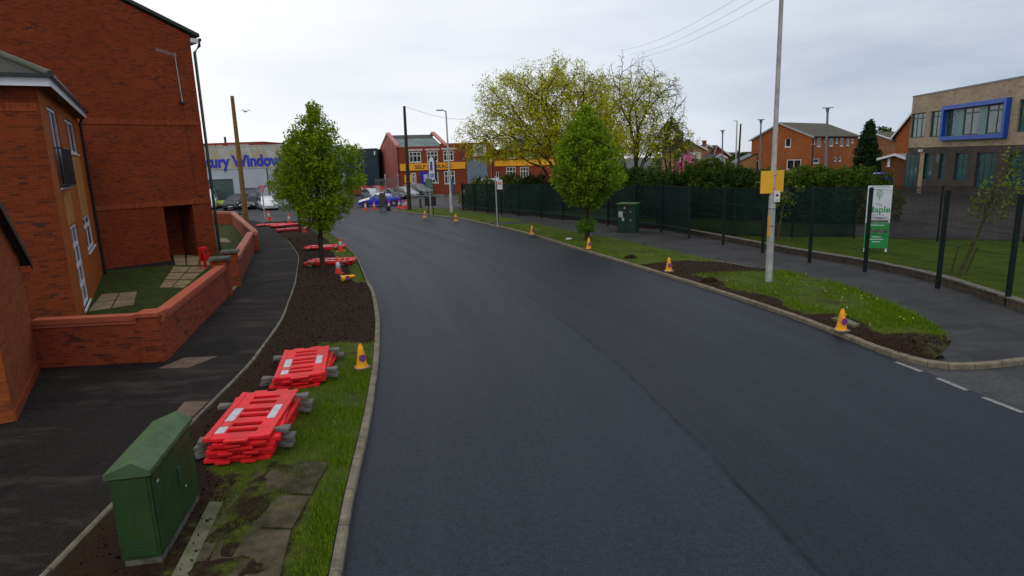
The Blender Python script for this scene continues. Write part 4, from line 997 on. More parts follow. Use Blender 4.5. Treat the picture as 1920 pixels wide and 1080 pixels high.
# ------------------------------------------------------------------ green cabinet near
CG1 = M('cabinet_green', (.026, .066, .013), .55, .2, 4, .1, col2=(.014, .040, .009), spec=.3); CG2 = M('cabinet_lid_green', (.065, .122, .048), .6, .15, 4, .1, col2=(.038, .080, .030), spec=.3); CG3 = M('cabinet_dark', (.010, .055, .035), .5, .2, 4)
def cabinet(a, b, wd, h, label, big=True):
    """a: near right foot corner, b: far right foot corner"""
    a = np.array(a); b = np.array(b); d = b - a; L = np.linalg.norm(d); ang = math.atan2(d[1], d[0])
    t = thing('utility_cabinet', label, 'cabinet', (a[0], a[1], .13), ang)
    # local: x along length, y to the left(+)
    mb = MB(); mb.box(.01, L - .01, .005, wd - .02, -.05, .10); mb.build('plinth', M('plinth_concrete', (.12, .11, .09), .9, .3, 8, .3), t, local=True)
    mb = MB(); mb.box(0, L, 0, wd, .10, h); mb.build('body', CG1, t, local=True, bevel=.012)
    lid = MB(); o_ = .035; e = h - .03
    prof = [(-o_, e), (-o_, h + .035), (wd * .36, h + .15), (wd + o_, h + .035), (wd + o_, e)]
    lid.prism(prof, -o_, L + o_, lambda y, z, x: (x, y, z)); lid.build('lid', CG2, t, local=True, bevel=.008)
    for x0, x1 in ((.03, L / 2 - .005), (L / 2 + .005, L - .03)):
        dr = MB(); dr.box(x0, x1, -.016, -.001, .14, h - .06); dd = dr.build('door', CG1, t, local=True, bevel=.006)
        if x0 > L / 2 - .1: hb_ = MB(); hb_.box(x0 + .02, x0 + .09, -.035, -.0165, h * .5, h * .5 + .24); hb_.build('handle', CG3, dd, local=True, bevel=.006)
    fr_ = MB(); fr_.box(-.012, -.001, .03, wd - .03, .14, h - .06); fr_.build('end_panel', CG1, t, local=True, bevel=.006)
    v = MB()
    for i in range(2): v.box(-.018, -.0125, wd * .3, wd * .6, .26 + i * .05, .275 + i * .05)
    v.build('vent_slot', CG3, t, local=True)
    for xx in (.035, L - .05):
        for zz in (.3, .62, .95): MB().box(xx, xx + .02, -.026, -.0165, zz, zz + .07).build('hinge', CG3, t, local=True)
    st = MB(); st.box(.14, .20, -.021, -.0165, .95, .98); st.box(L - .5, L - .47, -.021, -.0165, .45, .48); st.build('sticker', M('sticker_scuffed', (.35, .42, .38), .6), t, local=True)
    return t
cabinet(G(306, 1058, .13), G(376, 936, .13), .42, 1.16, 'large dark green roadside cabinet with pitched lid in the near left corner')
# far cabinet
a = G(1157, 436); b = G(1191, 437); frc = Frame(a, b); L = frc.L
t = thing('utility_cabinet', 'dark green cabinet with pale notices beside the far fence', 'cabinet', (a[0], a[1], .1))
CG4 = M('cabinet_deep_green', (.010, .045, .028), .55, .2, 5)
MB().box(0, L, -.75, 0, .1, 1.72, frc).build('body', CG4, t, bevel=.01)
MB().box(-.04, L + .04, -.80, .05, 1.722, 1.84, frc).build('lid', CG2, t, bevel=.02)
for s0, s1 in ((.03, L / 2 - .01), (L / 2 + .01, L - .03)): MB().box(s0, s1, .002, .02, .25, 1.66, frc).build('door', CG4, t, bevel=.005)
nb = MB(); nb.box(.10, .36, .021, .028, 1.02, 1.36, frc); nb.box(.3, .44, .021, .027, .80, 1.0, frc); nb.build('notice', M('paper_notice', (.55, .58, .56), .7), t)
nb = MB(); nb.box(.42, .52, .021, .027, 1.50, 1.63, frc); nb.build('warning_label', M('warn_pink', (.6, .22, .25), .6), t)
nb = MB(); nb.box(L * .72, L * .78, .021, .05, .8, .9, frc); nb.box(L * .72, L * .78, .021, .05, 1.3, 1.38, frc); nb.build('lock', GALV, t)
# ------------------------------------------------------------------ lamp column right
b0 = Vector(GT(1441, 530, .14)); tp = Vector(At(1468, -60, b0.y))
lp = thing('lamp_column', 'tall pale grey lamp column on the right verge with yellow sign backs', 'lamp post', b0)
ax = (tp - b0); z = lambda f: b0 + ax * f
mb = MB(); mb.tube([b0 - Vector((0, 0, .05)), b0 + ax * .29], [.118, .112], 16); mb.build('lower_shaft', GALV, lp)
mb = MB(); mb.tube([b0 + ax * .29, b0 + ax * .30, b0 + ax * 1.05, b0 + ax * 1.10 + Vector((-.3, -.2, .2)), b0 + ax * 1.14 + Vector((-1.2, -.8, .35))], [.112, .085, .06, .05, .04], 16); mb.build('upper_shaft', GALV, lp)
hc = b0 + ax * 1.14 + Vector((-1.2, -.8, .33)); MB().box(hc.x - .6, hc.x + .05, hc.y - .14, hc.y + .14, hc.z - .05, hc.z + .05).build('lamp_head', GALV, lp, bevel=.03)
mb = MB()
for zz in (2.05, 2.62): mb.lathe([(.116, 0), (.118, .0), (.118, .035), (.116, .035)], c=tuple(b0 + ax * (zz / ax.z) - Vector((0, 0, .1))), n=16)
mb.build('band', M('band_dark', (.18, .17, .16), .6), lp)
mb = MB(); c = b0 + ax * (2.15 / ax.z); mb.box(c.x - .121, c.x - .08, c.y - .09, c.y + .02, 1.75, 2.45); mb.build('yellow_tape', YELP, lp)
YEL = M('sign_yellow', (.86, .42, .015), .5, .06)
sg = thing('road_sign', 'two yellow sign plates fixed back to back on the tall lamp column', 'sign', (b0.x, b0.y, 3.9))
zc0, zc1 = At(1445, 362, b0.y)[2], At(1445, 320, b0.y)[2]
xL = At(1422, 340, b0.y)[0]; xR = At(1474, 340, b0.y)[0]; xm = At(1447.5, 340, b0.y)[0]; xm2 = xm + .06
def platex(name, p0, p1, z0, z1, mat, par, th=.012):
    fr = Frame(p0, p1); o = MB().prism([(0, z0), (fr.L, z0), (fr.L, z1), (0, z1)], 0, th, fr.X()).build(name, mat, par, bevel=.004); return o
p1_ = platex('sign_plate', (xL, b0.y - .18), (xm, b0.y - .10), zc0, zc1, YEL, sg)
p2_ = platex('sign_plate', (xm2 + .03, b0.y - .03), (xR, b0.y + .20), zc0 + .02, zc1, YEL, sg)
mb = MB()
for zz in (zc0 + .15, zc1 - .15): mb.lathe([(.10, 0), (.105, 0), (.105, .03), (.10, .03)], c=(xm + .03, b0.y, zz), n=14)
mb.build('bracket', GALV, sg)
wn = thing('notice', 'small white notice with round emblem strapped to the tall lamp column', 'sign', (b0.x, b0.y, 3.2))
zc0, zc1 = At(1453, 378, b0.y)[2], At(1453, 358, b0.y)[2]; xa, xb = At(1448, 368, b0.y)[0], At(1459, 368, b0.y)[0]
MB().box(xa, xb, b0.y - .15, b0.y - .13, zc0, zc1).build('plate', M('notice_white', (.66, .66, .68), .6, .05), wn, bevel=.003)
mb = MB(); Xn = lambda x, y, z: ((xa + xb) / 2 + x, b0.y - .151 - z, (zc0 + zc1) / 2 + .04 + y); circ = lambda r, k=18: [(r * math.cos(2 * math.pi * i / k), r * math.sin(2 * math.pi * i / k)) for i in range(k)]
mb.cur = 0; mb.prism(circ(.05), 0, .002, Xn); mb.cur = 1; mb.prism([(-.03, -.025), (.03, -.025), (.03, .01), (-.03, .01)], .0021, .004, Xn); mb.build('emblem', [MT['sign_red'], BLACKP], wn)
mb = MB()
for zz in (zc0 + .04, zc0 + .07): mb.box(xa + .04, xb - .04, b0.y - .1525, b0.y - .151, zz, zz + .012)
mb.build('text_line', M('print_grey', (.2, .2, .22), .6), wn)
# ------------------------------------------------------------------ poles
def pole(name, label, cat, base, top, r0, r1, mat, n=10):
    o = MB().tube([base, Vector(base).lerp(Vector(top), .5), top], [r0, (r0 + r1) / 2, r1], n).build(name, mat); return tag(o, label, cat)
WOOD = M('new_timber', (.22, .115, .03), .85, .25, 5, .3); WOODD = M('creosoted_timber', (.035, .02, .014), .8, .3, 5, .3)
B = GT(462, 417, .1); pole('telegraph_pole', 'pale brown timber pole standing at the far end of the garden wall', 'pole', B, At(435, 180, B[1]), .22, .14, WOOD)
B = GT(768, 395, .1); tpp = At(758, 199, B[1]); pole('telegraph_pole', 'black timber pole at the tip of the far grass verge', 'pole', B, tpp, .20, .12, WOODD)
B = Vector(GT(847, 401, .1)); T_ = Vector(At(836, 208, B.y)); t = thing('street_lamp', 'grey street lamp with short arm beside the far grass verge', 'street lamp', B)
MB().tube([B, B.lerp(T_, .2), B.lerp(T_, .21), T_], [.14, .13, .085, .06], 12).build('column', GALV, t)
MB().tube([T_ - Vector((0, 0, .03)), T_ + Vector((-.25, 0, .06)), T_ + Vector((-.35, 0, .08))], .045, 8).build('arm', GALV, t)
MB().box(T_.x - .80, T_.x - .22, B.y - .13, B.y + .13, T_.z + .03, T_.z + .12).build('lamp_head', M('lamp_grey', (.12, .13, .14), .5), t, bevel=.03)
def t_lamp(px0, py0, px1, py1, Y, label, w_=.9, mat=None, r=.09):
    a_ = Vector(At(px0, py0, Y)); a_.z = .0; T_ = Vector(At(px1, py1, Y)); t = thing('street_lamp', label, 'street lamp', a_)
    MB().tube([a_, T_], [r * 1.2, r * .8], 8).build('column', mat or LG, t)
    MB().box(T_.x - w_, T_.x + w_, Y - .12, Y + .12, T_.z, T_.z + .07).build('lamp_head', LG, t, bevel=.02)
    MB().lathe([(.10, -.35), (.16, 0)], c=tuple(T_), n=8).build('bracket', LG, t)
LG = M('lamp_post_grey', (.16, .19, .21), .55, .15)
t_lamp(1549, 330, 1552, 203, 55, 'tallest twin headed lamp in front of the orange house long wall', .42, r=.11)
t_lamp(1424, 330, 1427, 225, 62, 'twin headed lamp in front of the orange house gable', .33, r=.09)
t_lamp(1354, 340, 1355, 245, 75, 'shorter twin headed lamp left of the white lamp post', .28, r=.09)
a_ = Vector(At(1379, 330, 80)); a_.z = 0; T_ = Vector(At(1382, 227, 80)); t = thing('street_lamp', 'thin white lamp post with a short arm left of the orange house', 'street lamp', a_)
MB().tube([a_, T_], [.12, .07], 8).build('column', GALV, t); MB().box(T_.x - .45, T_.x, 79.9, 80.1, T_.z - .02, T_.z + .06).build('lamp_head', GALV, t)
a_ = Vector(At(1383, 330, 90)); a_.z = 0; pole('telegraph_pole', 'dark timber pole beside the thin white lamp post', 'pole', a_, At(1389, 232, 90), .17, .11, WOODD)
a_ = Vector(At(1277, 330, 70)); a_.z = 0; pole('telegraph_pole', 'thin dark pole in front of the small house with pink sign', 'pole', a_, At(1280, 245, 70), .08, .06, WOODD)
# sign pole centre
B = Vector(GT(933, 426, .14)); T_ = Vector(At(928.5, 330, B.y)); t = thing('sign_post', 'thin grey post with a small white and orange sign on the right verge', 'sign', B)
MB().tube([B, T_], .045, 8).build('post', GALV, t)
z0, z1 = At(937, 355, B.y)[2], At(937, 337, B.y)[2]; x0, x1 = At(932, 345, B.y)[0], At(942, 345, B.y)[0]
MB().box(x0, x1, B.y - .07, B.y - .05, z0, z1).build('sign_plate', MT['notice_white'], t)
MB().box(x0 + .06, x1 - .06, B.y - .074, B.y - .071, z1 - .32, z1 - .14).build('orange_symbol', M('sign_orange', (.75, .25, .05), .5), t)
MB().tube([B + Vector((.05, 0, .3)), B + Vector((.05, 0, 1.4))], .035, 6).build('cable_guard', BLACKP, t)
# give way sign
B = Vector(GT(497.5, 412, .1)); T_ = Vector(At(490.5, 350, B.y)); t = thing('give_way_sign', 'red and white triangular give way sign on a leaning grey post', 'sign', B)
MB().tube([B, T_], [.06, .06], 8).build('post', GALV, t)
wpx = At(499, 352, B.y)[0] - At(484, 352, B.y)[0]; cx = T_.x + .05; zt_ = At(491, 348, B.y)[2]; hh = wpx * .92
tri = lambda k: [(cx - wpx / 2 * k, zt_ - hh * .35 + hh * .35 * k), (cx + wpx / 2 * k, zt_ - hh * .35 + hh * .35 * k), (cx, zt_ - hh * .35 - hh * .65 * k)]
Xs_ = lambda x, z, o: (x, B.y - .08 - o, z)
mb = MB(); mb.cur = 0; mb.prism(tri(1), 0, .01, Xs_); mb.cur = 1; mb.prism(tri(.60), .0101, .014, Xs_); pl_ = mb.build('sign_plate', [M('giveway_red', (.60, .03, .04), .5, .05), REFW], t)
text('lettering', 'GIVE\nWAY', .13, BLACKP, lambda x, y, z: (cx + x, B.y - .096 - z, zt_ - .20 + y), t, .001)
# double black sign on two legs
B = Vector(GT(806, 405, .12)); x0, x1 = At(796.5, 385, B.y)[0], At(818, 385, B.y)[0]; z0, z1 = At(807, 386, B.y)[2], At(807, 369.5, B.y)[2]; xmid = (x0 + x1) / 2
t = thing('road_sign', 'pair of black sign backs on two thin legs on the far grass verge', 'sign', B)
MB().box(x0, xmid - .06, B.y, B.y + .03, z0, z1).build('sign_plate', BLACKP, t); MB().box(xmid + .06, x1, B.y, B.y + .03, z0, z1 + .04).build('sign_plate', BLACKP, t)
for xx in (x0 + .28, x1 - .28): MB().tube([(xx, B.y + .06, .1), (xx, B.y + .06, z1)], .035, 6).build('leg', BLACKP, t)
# bollard
B = GT(789, 391, .1); zt_ = At(788, 372, B[1])[2]; mb = MB(); mb.lathe([(.12, 0), (.12, zt_ - .25), (.10, zt_ - .22), (.12, zt_ - .18), (.10, zt_ - .1), (0, zt_ - .1)], c=B, n=12); tag(mb.build('bollard', BLACKP), 'short black bollard between the telegraph pole and the double black sign', 'bollard')
# post with teal sign and feather banner
B = Vector(GT(808, 402, .12)); t = thing('sign_post', 'grey green sign plate on a thin post in front of the feather banner', 'sign', B)
MB().tube([B, (At(805, 340, B.y)[0], B.y, At(805, 345, B.y)[2])], .04, 6).build('post', GALV, t)
x0, x1 = At(798, 345, B.y)[0], At(811, 345, B.y)[0]; z0, z1 = At(805, 352, B.y)[2], At(805, 335, B.y)[2]; MB().box(x0, x1, B.y - .07, B.y - .05, z0, z1).build('sign_plate', M('sign_back_green', (.10, .17, .14), .6), t)
Yb = 79; B = Vector((At(812, 372, Yb)[0], Yb, 0)); t = thing('feather_banner', 'tall white and blue feather advertising banner by the self storage wall', 'banner', B)
MB().tube([B, (B.x + .35, Yb, At(812, 293, Yb)[2])], .04, 6).build('pole', BLACKP, t)
P = [At(*p, Yb) for p in ((805, 336), (804, 305), (805, 297), (808.5, 293), (812, 296), (814, 303), (815.5, 335), (813, 337))]; Xb = lambda x, z, o: (x, Yb - .05 - o, z)
MB().prism([(p[0], p[2]) for p in P], 0, .02, Xb).build('banner_cloth', M('banner_white', (.62, .66, .74), .7, .1), t)
P = [At(*p, Yb + .3) for p in ((815.5, 336), (814, 303), (812, 295), (815, 297), (818, 305), (820, 338))]
MB().prism([(p[0], p[2]) for p in P], -.3, -.28, Xb).build('banner_cloth', M('banner_navy', (.012, .02, .05), .7), t)
P = [At(*p, Yb) for p in ((806.5, 320), (806.5, 303), (810.5, 303), (811.5, 320))]; MB().prism([(p[0], p[2]) for p in P], .021, .03, Xb).build('banner_print', M('banner_blue', (.06, .07, .32), .7), t)
P = [At(*p, Yb) for p in ((806, 333), (805.5, 325), (814, 325), (814.5, 333))]; MB().prism([(p[0], p[2]) for p in P], .021, .03, Xb).build('banner_print', M('banner_lightblue', (.22, .28, .55), .7), t)
# brown sign back in front of the blue car
Yb = G(719, 395, 0)[1]; x0, x1 = At(712, 375, Yb)[0], At(723, 375, Yb)[0]; z1 = At(718, 361.5, Yb)[2]; B = ((x0 + x1) / 2, Yb, 0)
t = thing('temporary_sign', 'brown back of a temporary road sign on a low metal frame beside the blue car', 'sign', B)
MB().box(x0, x1, Yb, Yb + .03, .45, z1).build('sign_plate', M('sign_back_brown', (.07, .06, .04), .8, .2), t)
fb_ = MB()
for xx in (x0, x1): fb_.tube([(xx, Yb + .05, z1 * .9), (xx, Yb + .5, 0)], .025, 6); fb_.tube([(xx, Yb + .04, z1 * .9), (xx, Yb - .35, 0)], .025, 6)
fb_.tube([(x0 - .25, Yb - .3, .3), (x1 + .3, Yb - .3, .3)], .025, 6); fb_.build('frame', BLACKP, t)
MB().box(x1 + .02, x1 + .42, Yb - .2, Yb + .25, 0, .42).build('sandbag', M('sandbag', (.025, .028, .03), .95, .3), t, bevel=.1, seg=3)
B = Vector(GT(644, 415, 0)); c = Vector(At(640, 374, B.y)); t = thing('road_sign', 'rounded yellow sign plate glimpsed at the right edge of the bushy street tree', 'sign', B)
MB().tube([B, (c.x + .1, B.y, c.z)], .04, 6).build('post', GALV, t); MB().prism([(c.x + .32 * math.cos(k_), c.z + .28 * math.sin(k_)) for k_ in np.arange(0, 6.2, .5)], 0, .03, lambda x, z, o: (x, B.y - .06 - o, z)).build('sign_plate', YEL, t)
# black slatted trestle left of wooden pole
Yb = G(452, 404)[1]; x0, x1 = At(447, 398, Yb)[0], At(459, 398, Yb)[0]; t = thing('street_bench', 'small black railing frame left of the pale timber pole', 'railing', ((x0 + x1) / 2, Yb, .1))
mb = MB(); z1 = At(452, 393, Yb)[2]
mb.box(x0, x1, Yb - .04, Yb, z1 - .2, z1); mb.box(x0, x1, Yb - .04, Yb, z1 - .5, z1 - .36); mb.build('rail', BLACKP, t)
for xx in (x0 + .08, x1 - .08): MB().box(xx - .03, xx + .03, Yb + .01, Yb + .06, .1, z1).build('leg', BLACKP, t)
t.name = 'railing'
# school board
Yb = G(1662, 472, .13)[1]; fs = Frame((At(1630, 400, Yb)[0], Yb + .25), (At(1667, 400, Yb)[0], Yb - .1)); zT = fs.pix(1650, 348)[1]; zB = fs.pix(1650, 465)[1]; zM = fs.pix(1650, 418)[1]; Ls = fs.L
t = thing('school_sign', 'tall white and green school notice board with tree emblem behind the fence', 'sign', fs(Ls / 2, 0, .13))
lw = 1.0
for s_ in (.05, Ls - .05): MB().box(s_ - .04, s_ + .04, -.07, -.01, .05, zT, fs).build('post', WHITEP, t)
MB().prism([(0, zM), (Ls, zM), (Ls, zT), (0, zT)], 0, .02, fs.X()).build('white_panel', M('board_white', (.66, .68, .74), .5, .04), t)
MB().prism([(0, zB), (Ls, zB), (Ls, zM - .003), (0, zM - .003)], 0, .02, fs.X()).build('green_panel', M('board_green', (.012, .27, .06), .5, .06), t)
GRN = M('print_green', (.02, .30, .07), .6, .03); Xt = lambda cx, cz: (lambda x, y, z: fs(cx + x, .021 + z, cz + y))
H_ = zT - zB
text('lettering', 'Maple', Ls * .40, GRN, Xt(Ls * .5, zM + H_ * .17), t, .002, bold=.008)
text('lettering', 'The', Ls * .17, MT['print_grey'], Xt(Ls * .5, zM + H_ * .275), t, .002)
text('lettering', 'SCHOOL', Ls * .12, MT['print_grey'], Xt(Ls * .5, zM + H_ * .115), t, .002)
mb = MB()
for k_, (zz, wl) in enumerate(((.085, .40), (.06, .34))): mb.prism([(Ls * (.5 - wl), zM + H_ * zz), (Ls * (.5 + wl), zM + H_ * zz), (Ls * (.5 + wl), zM + H_ * (zz + .011)), (Ls * (.5 - wl), zM + H_ * (zz + .011))], .021, .024, fs.X())
mb.prism([(Ls * .1, zT - H_ * .025), (Ls * .9, zT - H_ * .025), (Ls * .9, zT - H_ * .018), (Ls * .1, zT - H_ * .018)], .021, .024, fs.X())
mb.build('text_line', MT['print_grey'], t)
mb = MB(); cz = zT - H_ * .14
for k_ in range(6):
    zz = cz - H_ * .06 + k_ * H_ * .022; wd_ = Ls * (.17 - abs(k_ - 2.2) * .028)
    for sgn in (-1, 1): mb.prism([(Ls * .5, zz), (Ls * .5 + sgn * wd_, zz + .12), (Ls * .5 + sgn * wd_ * .8, zz + .06)], .021, .024, fs.X())
mb.prism([(Ls * .5 - .012, cz - H_ * .09), (Ls * .5 + .012, cz - H_ * .09), (Ls * .5 + .012, cz + H_ * .08), (Ls * .5 - .012, cz + H_ * .08)], .0211, .0242, fs.X()); mb.build('emblem', GRN, t)
mb = MB()
for zz, wl in ((.03, .3), (.22, .2), (.26, .28), (.30, .18)): mb.prism([(Ls * (.5 - wl), zM - H_ * zz - .03), (Ls * (.5 + wl), zM - H_ * zz - .03), (Ls * (.5 + wl), zM - H_ * zz), (Ls * (.5 - wl), zM - H_ * zz)], .021, .024, fs.X())
mb.build('text_line', MT['board_white'], t)
mb = MB(); mb.prism([(.05, zM - H_ * .16), (Ls - .05, zM - H_ * .16), (Ls - .05, zM - H_ * .10), (.05, zM - H_ * .10)], .021, .024, fs.X()); mb.prism([(.05, zM + H_ * .005), (Ls - .05, zM + H_ * .005), (Ls - .05, zM + H_ * .045), (.05, zM + H_ * .045)], .021, .024, fs.X()); mb.build('photo_strip', M('photo_strip', (.12, .12, .10), .5, .4, 9), t)
# ------------------------------------------------------------------ cars
HEADL = M('headlight', (.65, .68, .70), .15); TAIL = M('tail_light', (.5, .02, .02), .25); TYRE = M('tyre', (.014, .014, .015), .9); RIM = M('alloy_rim', (.35, .36, .37), .3, metal=.7)
def paint(name, col):
    m, t, bs = new_mat(name); bs.inputs['Base Color'].default_value = (*col, 1); bs.inputs['Roughness'].default_value = .28; bs.inputs['Coat Weight'].default_value = .6; bs.inputs['Coat Roughness'].default_value = .05
    ob = N(t, 'ShaderNodeTexCoord').outputs['Object']; c = mixc(t, mth(t, 'MULTIPLY', ramp(t, noise(t, 2.5, 5, ob), .4, .75), .3), col, tuple(x * .7 + .01 for x in col)); t.links.new(c, bs.inputs['Base Color']); return m
PT = {k: paint('paint_' + k, c) for k, c in dict(white=(.70, .72, .74), blue=(.02, .03, .50), dark=(.03, .034, .042), grey=(.16, .19, .20), silver=(.36, .38, .41), red=(.45, .02, .03), black=(.012, .013, .015), lime=(.45, .62, .05)).items()}
PROF = {
 'hatch': dict(L=4.0, st=[(0, .62, .52, .55), (.12, .80, .66, .70), (.95, .85, .90, .97), (1.75, .86, .93, 1.42), (2.6, .86, .95, 1.50), (3.45, .85, .97, 1.40), (3.88, .80, .98, 1.02), (4.0, .70, .8, .84)], cab=(2, 6)),
 'saloon': dict(L=4.6, st=[(0, .62, .50, .53), (.12, .82, .62, .66), (1.25, .88, .88, .93), (2.05, .88, .92, 1.36), (2.8, .88, .94, 1.43), (3.6, .87, .95, 1.30), (4.2, .84, .96, 1.04), (4.6, .74, .80, .86)], cab=(2, 6)),
 'suv': dict(L=4.7, st=[(0, .70, .75, .80), (.10, .88, .92, .98), (1.15, .92, 1.08, 1.15), (1.80, .92, 1.10, 1.68), (2.8, .92, 1.12, 1.76), (4.1, .91, 1.14, 1.70), (4.62, .86, 1.12, 1.2), (4.7, .8, .9, .95)], cab=(2, 6)),
 'van': dict(L=5.2, st=[(0, .78, .70, .75), (.12, .92, .95, 1.0), (.75, .96, 1.15, 1.22), (1.45, .97, 1.2, 2.15), (2.0, .97, 1.22, 2.30), (5.0, .96, 1.22, 2.30), (5.15, .94, 1.2, 2.2), (5.2, .9, 1.0, 1.05)], cab=(2, 4)),
}
def make_car(kind, pt, loc, heading, label, top=None, trim=None):
    """heading: direction of the nose in degrees (0 = +X, ccw); loc = centre on ground"""
    pf = PROF[kind]; L = pf['L']; st = pf['st']; a, b = pf['cab']
    t = thing('parked_car' if kind != 'van' else 'parked_van', label, 'car' if kind != 'van' else 'van', loc, R(heading), 'vehicles parked at the far junction')
    ring = []
    for x, w_, zb, zt in st:
        rw = w_ * (.74 if zt - zb > .25 else .9); X = L / 2 - x; lo = .22 if .1 < x < L - .05 else .34
        ring.append([(X, -w_ * .92, lo), (X, -w_, lo + .18), (X, -w_, zb - .08), (X, -w_ * .975, zb), (X, -rw, zt - .05 if zt - zb > .2 else zt - .015), (X, -rw * .8, zt), (X, 0, zt + .015)] +
                    [(X, rw * .8, zt), (X, rw, zt - .05 if zt - zb > .2 else zt - .015), (X, w_ * .975, zb), (X, w_, zb - .08), (X, w_, lo + .18), (X, w_ * .92, lo)])
    mb = MB(); n = 13; vs = [p for r in ring for p in r]
    fs = [(i * n + k, (i + 1) * n + k, (i + 1) * n + k + 1, i * n + k + 1) for i in range(len(ring) - 1) for k in range(n - 1)] + [tuple(range(n)), tuple(range(len(vs) - n, len(vs)))] + [(i * n, i * n + n - 1, (i + 1) * n + n - 1, (i + 1) * n) for i in range(len(ring) - 1)]
    mb.add(vs, fs, True); o = mb.build('body', pt, t, local=True); m_ = o.modifiers.new('e', 'EDGE_SPLIT'); m_.split_angle = R(38)
    def glassquad(P, name, nrm):
        P = [Vector(p) for p in P]; c = sum(P, Vector()) / len(P); P = [c + (p - c) * .88 + Vector(nrm) * .015 for p in P]
        MB().add(P, [tuple(range(len(P)))]).build(name, GLASS, t, local=True)
    for sgn, ks in ((-1, (3, 4)), (1, (9, 8))):
        for i in range(a, b):
            P = [ring[i][ks[0]], ring[i + 1][ks[0]], ring[i + 1][ks[1]], ring[i][ks[1]]]
            if kind == 'van' and i > 3: continue
            if i == b - 1 and kind == 'hatch': P = [ring[i][ks[0]], ring[i + 1][ks[0]], ring[i][ks[1]]]
            glassquad(P, 'side_window', (0, sgn, .15))
    glassquad([ring[a][4], ring[a][8], ring[a + 1][8], ring[a + 1][4]], 'windscreen', (.6, 0, .8))
    if kind != 'van': glassquad([ring[b - 1][4], ring[b - 1][8], ring[b][8], ring[b][4]], 'rear_window', (-.7, 0, .8))
    for sgn in (-1, 1):
        w_ = st[1][1]; z_ = st[1][2]
        MB().box(L / 2 - .30, L / 2 - .055, min(sgn * w_ * .62, sgn * w_ * 1.0), max(sgn * w_ * .62, sgn * w_ * 1.0), z_ - .16, z_ - .01).build('headlight', HEADL, t, local=True, bevel=.03)
        w_ = st[-2][1]; MB().box(-L / 2 + .03, -L / 2 + .2, min(sgn * w_ * .7, sgn * w_ * 1.01), max(sgn * w_ * .7, sgn * w_ * 1.01), st[-2][2] - .25, st[-2][2] - .05).build('tail_light', TAIL, t, local=True, bevel=.03)
        MB().box(.0 + L / 2 - st[2][0] - .55, L / 2 - st[2][0] - .38, min(sgn * .9, sgn * 1.05), max(sgn * .9, sgn * 1.05), st[2][2] + .02, st[2][2] + .16).build('door_mirror', pt, t, local=True, bevel=.03)
    MB().box(L / 2 - .07, L / 2 + .012, -.42, .42, .42, st[0][2] - .06).build('grille', BLACKP, t, local=True, bevel=.02)
    MB().box(L / 2 + .013, L / 2 + .02, -.26, .26, .40, .50).build('number_plate', REFW, t, local=True)
    R_ = .31 if kind in ('hatch', 'saloon') else .36
    for x in (L / 2 - .78, -L / 2 + .78):
        for sgn in (-1, 1):
            w_ = st[2][1]; X = lambda px, py, pz, x=x, sgn=sgn, w_=w_: (x + px, sgn * (w_ - .19 + pz), R_ + py)
            wh = MB().prism([((R_ + .05) * math.cos(k * math.pi / 10), (R_ + .05) * math.sin(k * math.pi / 10)) for k in range(20)], .10, .196, X).build('wheel_arch', BLACKP, t, local=True)
            ty = MB().prism([(R_ * math.cos(k * math.pi / 10), R_ * math.sin(k * math.pi / 10)) for k in range(20)], -.02, .215, X).build('wheel', TYRE, t, local=True)
            rm = MB()
            rm.prism([(R_ * .6 * math.cos(k * math.pi / 8), R_ * .6 * math.sin(k * math.pi / 8)) for k in range(16)], .2151, .222, X); rm.build('rim', RIM, ty, local=True)
    return t
def carpx(kind, pt, px, py, heading, label, z=0): g_ = G(px, py, z); return make_car(kind, PT[pt], (g_[0], g_[1], z), heading, label)
carpx('hatch', 'white', 503, 393, -62, 'white hatchback facing the road in front of the grey windows showroom')
carpx('suv', 'dark', 446, 392, -85, 'dark grey car parked left of the timber pole')
carpx('saloon', 'black', 472, 391, -80, 'black car mostly hidden behind the pale timber pole')
carpx('van', 'white', 394, 391, -70, 'white van nose showing beyond the tall brick gable')
carpx('hatch', 'lime', 420, 388, -90, 'lime yellow low car between the white van and dark grey car')
cb = carpx('saloon', 'blue', 712, 386.5, 192, 'bright blue car with pale bonnet stopped behind the cones')
# pale bonnet of the blue car
for c in cb.children:
    if c.name.startswith('body'): bd = c
pfx = PROF['saloon']; 
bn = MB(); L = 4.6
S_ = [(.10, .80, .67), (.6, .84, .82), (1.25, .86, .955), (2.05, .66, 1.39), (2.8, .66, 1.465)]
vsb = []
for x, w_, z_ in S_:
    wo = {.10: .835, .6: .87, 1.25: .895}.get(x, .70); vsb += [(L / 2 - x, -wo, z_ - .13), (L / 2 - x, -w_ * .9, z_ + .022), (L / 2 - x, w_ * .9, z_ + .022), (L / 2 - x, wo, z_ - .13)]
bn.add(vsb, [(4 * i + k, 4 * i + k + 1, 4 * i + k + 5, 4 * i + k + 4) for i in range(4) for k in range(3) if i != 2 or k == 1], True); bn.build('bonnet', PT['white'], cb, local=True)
carpx('hatch', 'silver', 699, 375, -55, 'silver white hatchback behind the blue car bonnet')
carpx('saloon', 'dark', 738, 373.5, -50, 'dark car with pale bonnet behind the blue car boot')
carpx('hatch', 'silver', 762, 371, -48, 'silver hatchback just behind the black telegraph pole')
carpx('suv', 'grey', 783, 368.5, -40, 'grey four wheel drive parked at the self storage front')
carpx('hatch', 'red', 712, 367, -50, 'red car roof visible between the silver and dark cars')
carpx('hatch', 'red', 683, 367, -50, 'red car roof visible left of the silver hatchback')
g_ = G(905, 371, 0); make_car('van', PT['white'], (g_[0], g_[1], 0), 185, 'white van parked behind the left end of the school fence')
g_ = G(1440, 336, 0); make_car('hatch', PT['silver'], (At(1370, 300, 100)[0], 100, 0), 200, 'silver car near the foot of the thin white lamp post')
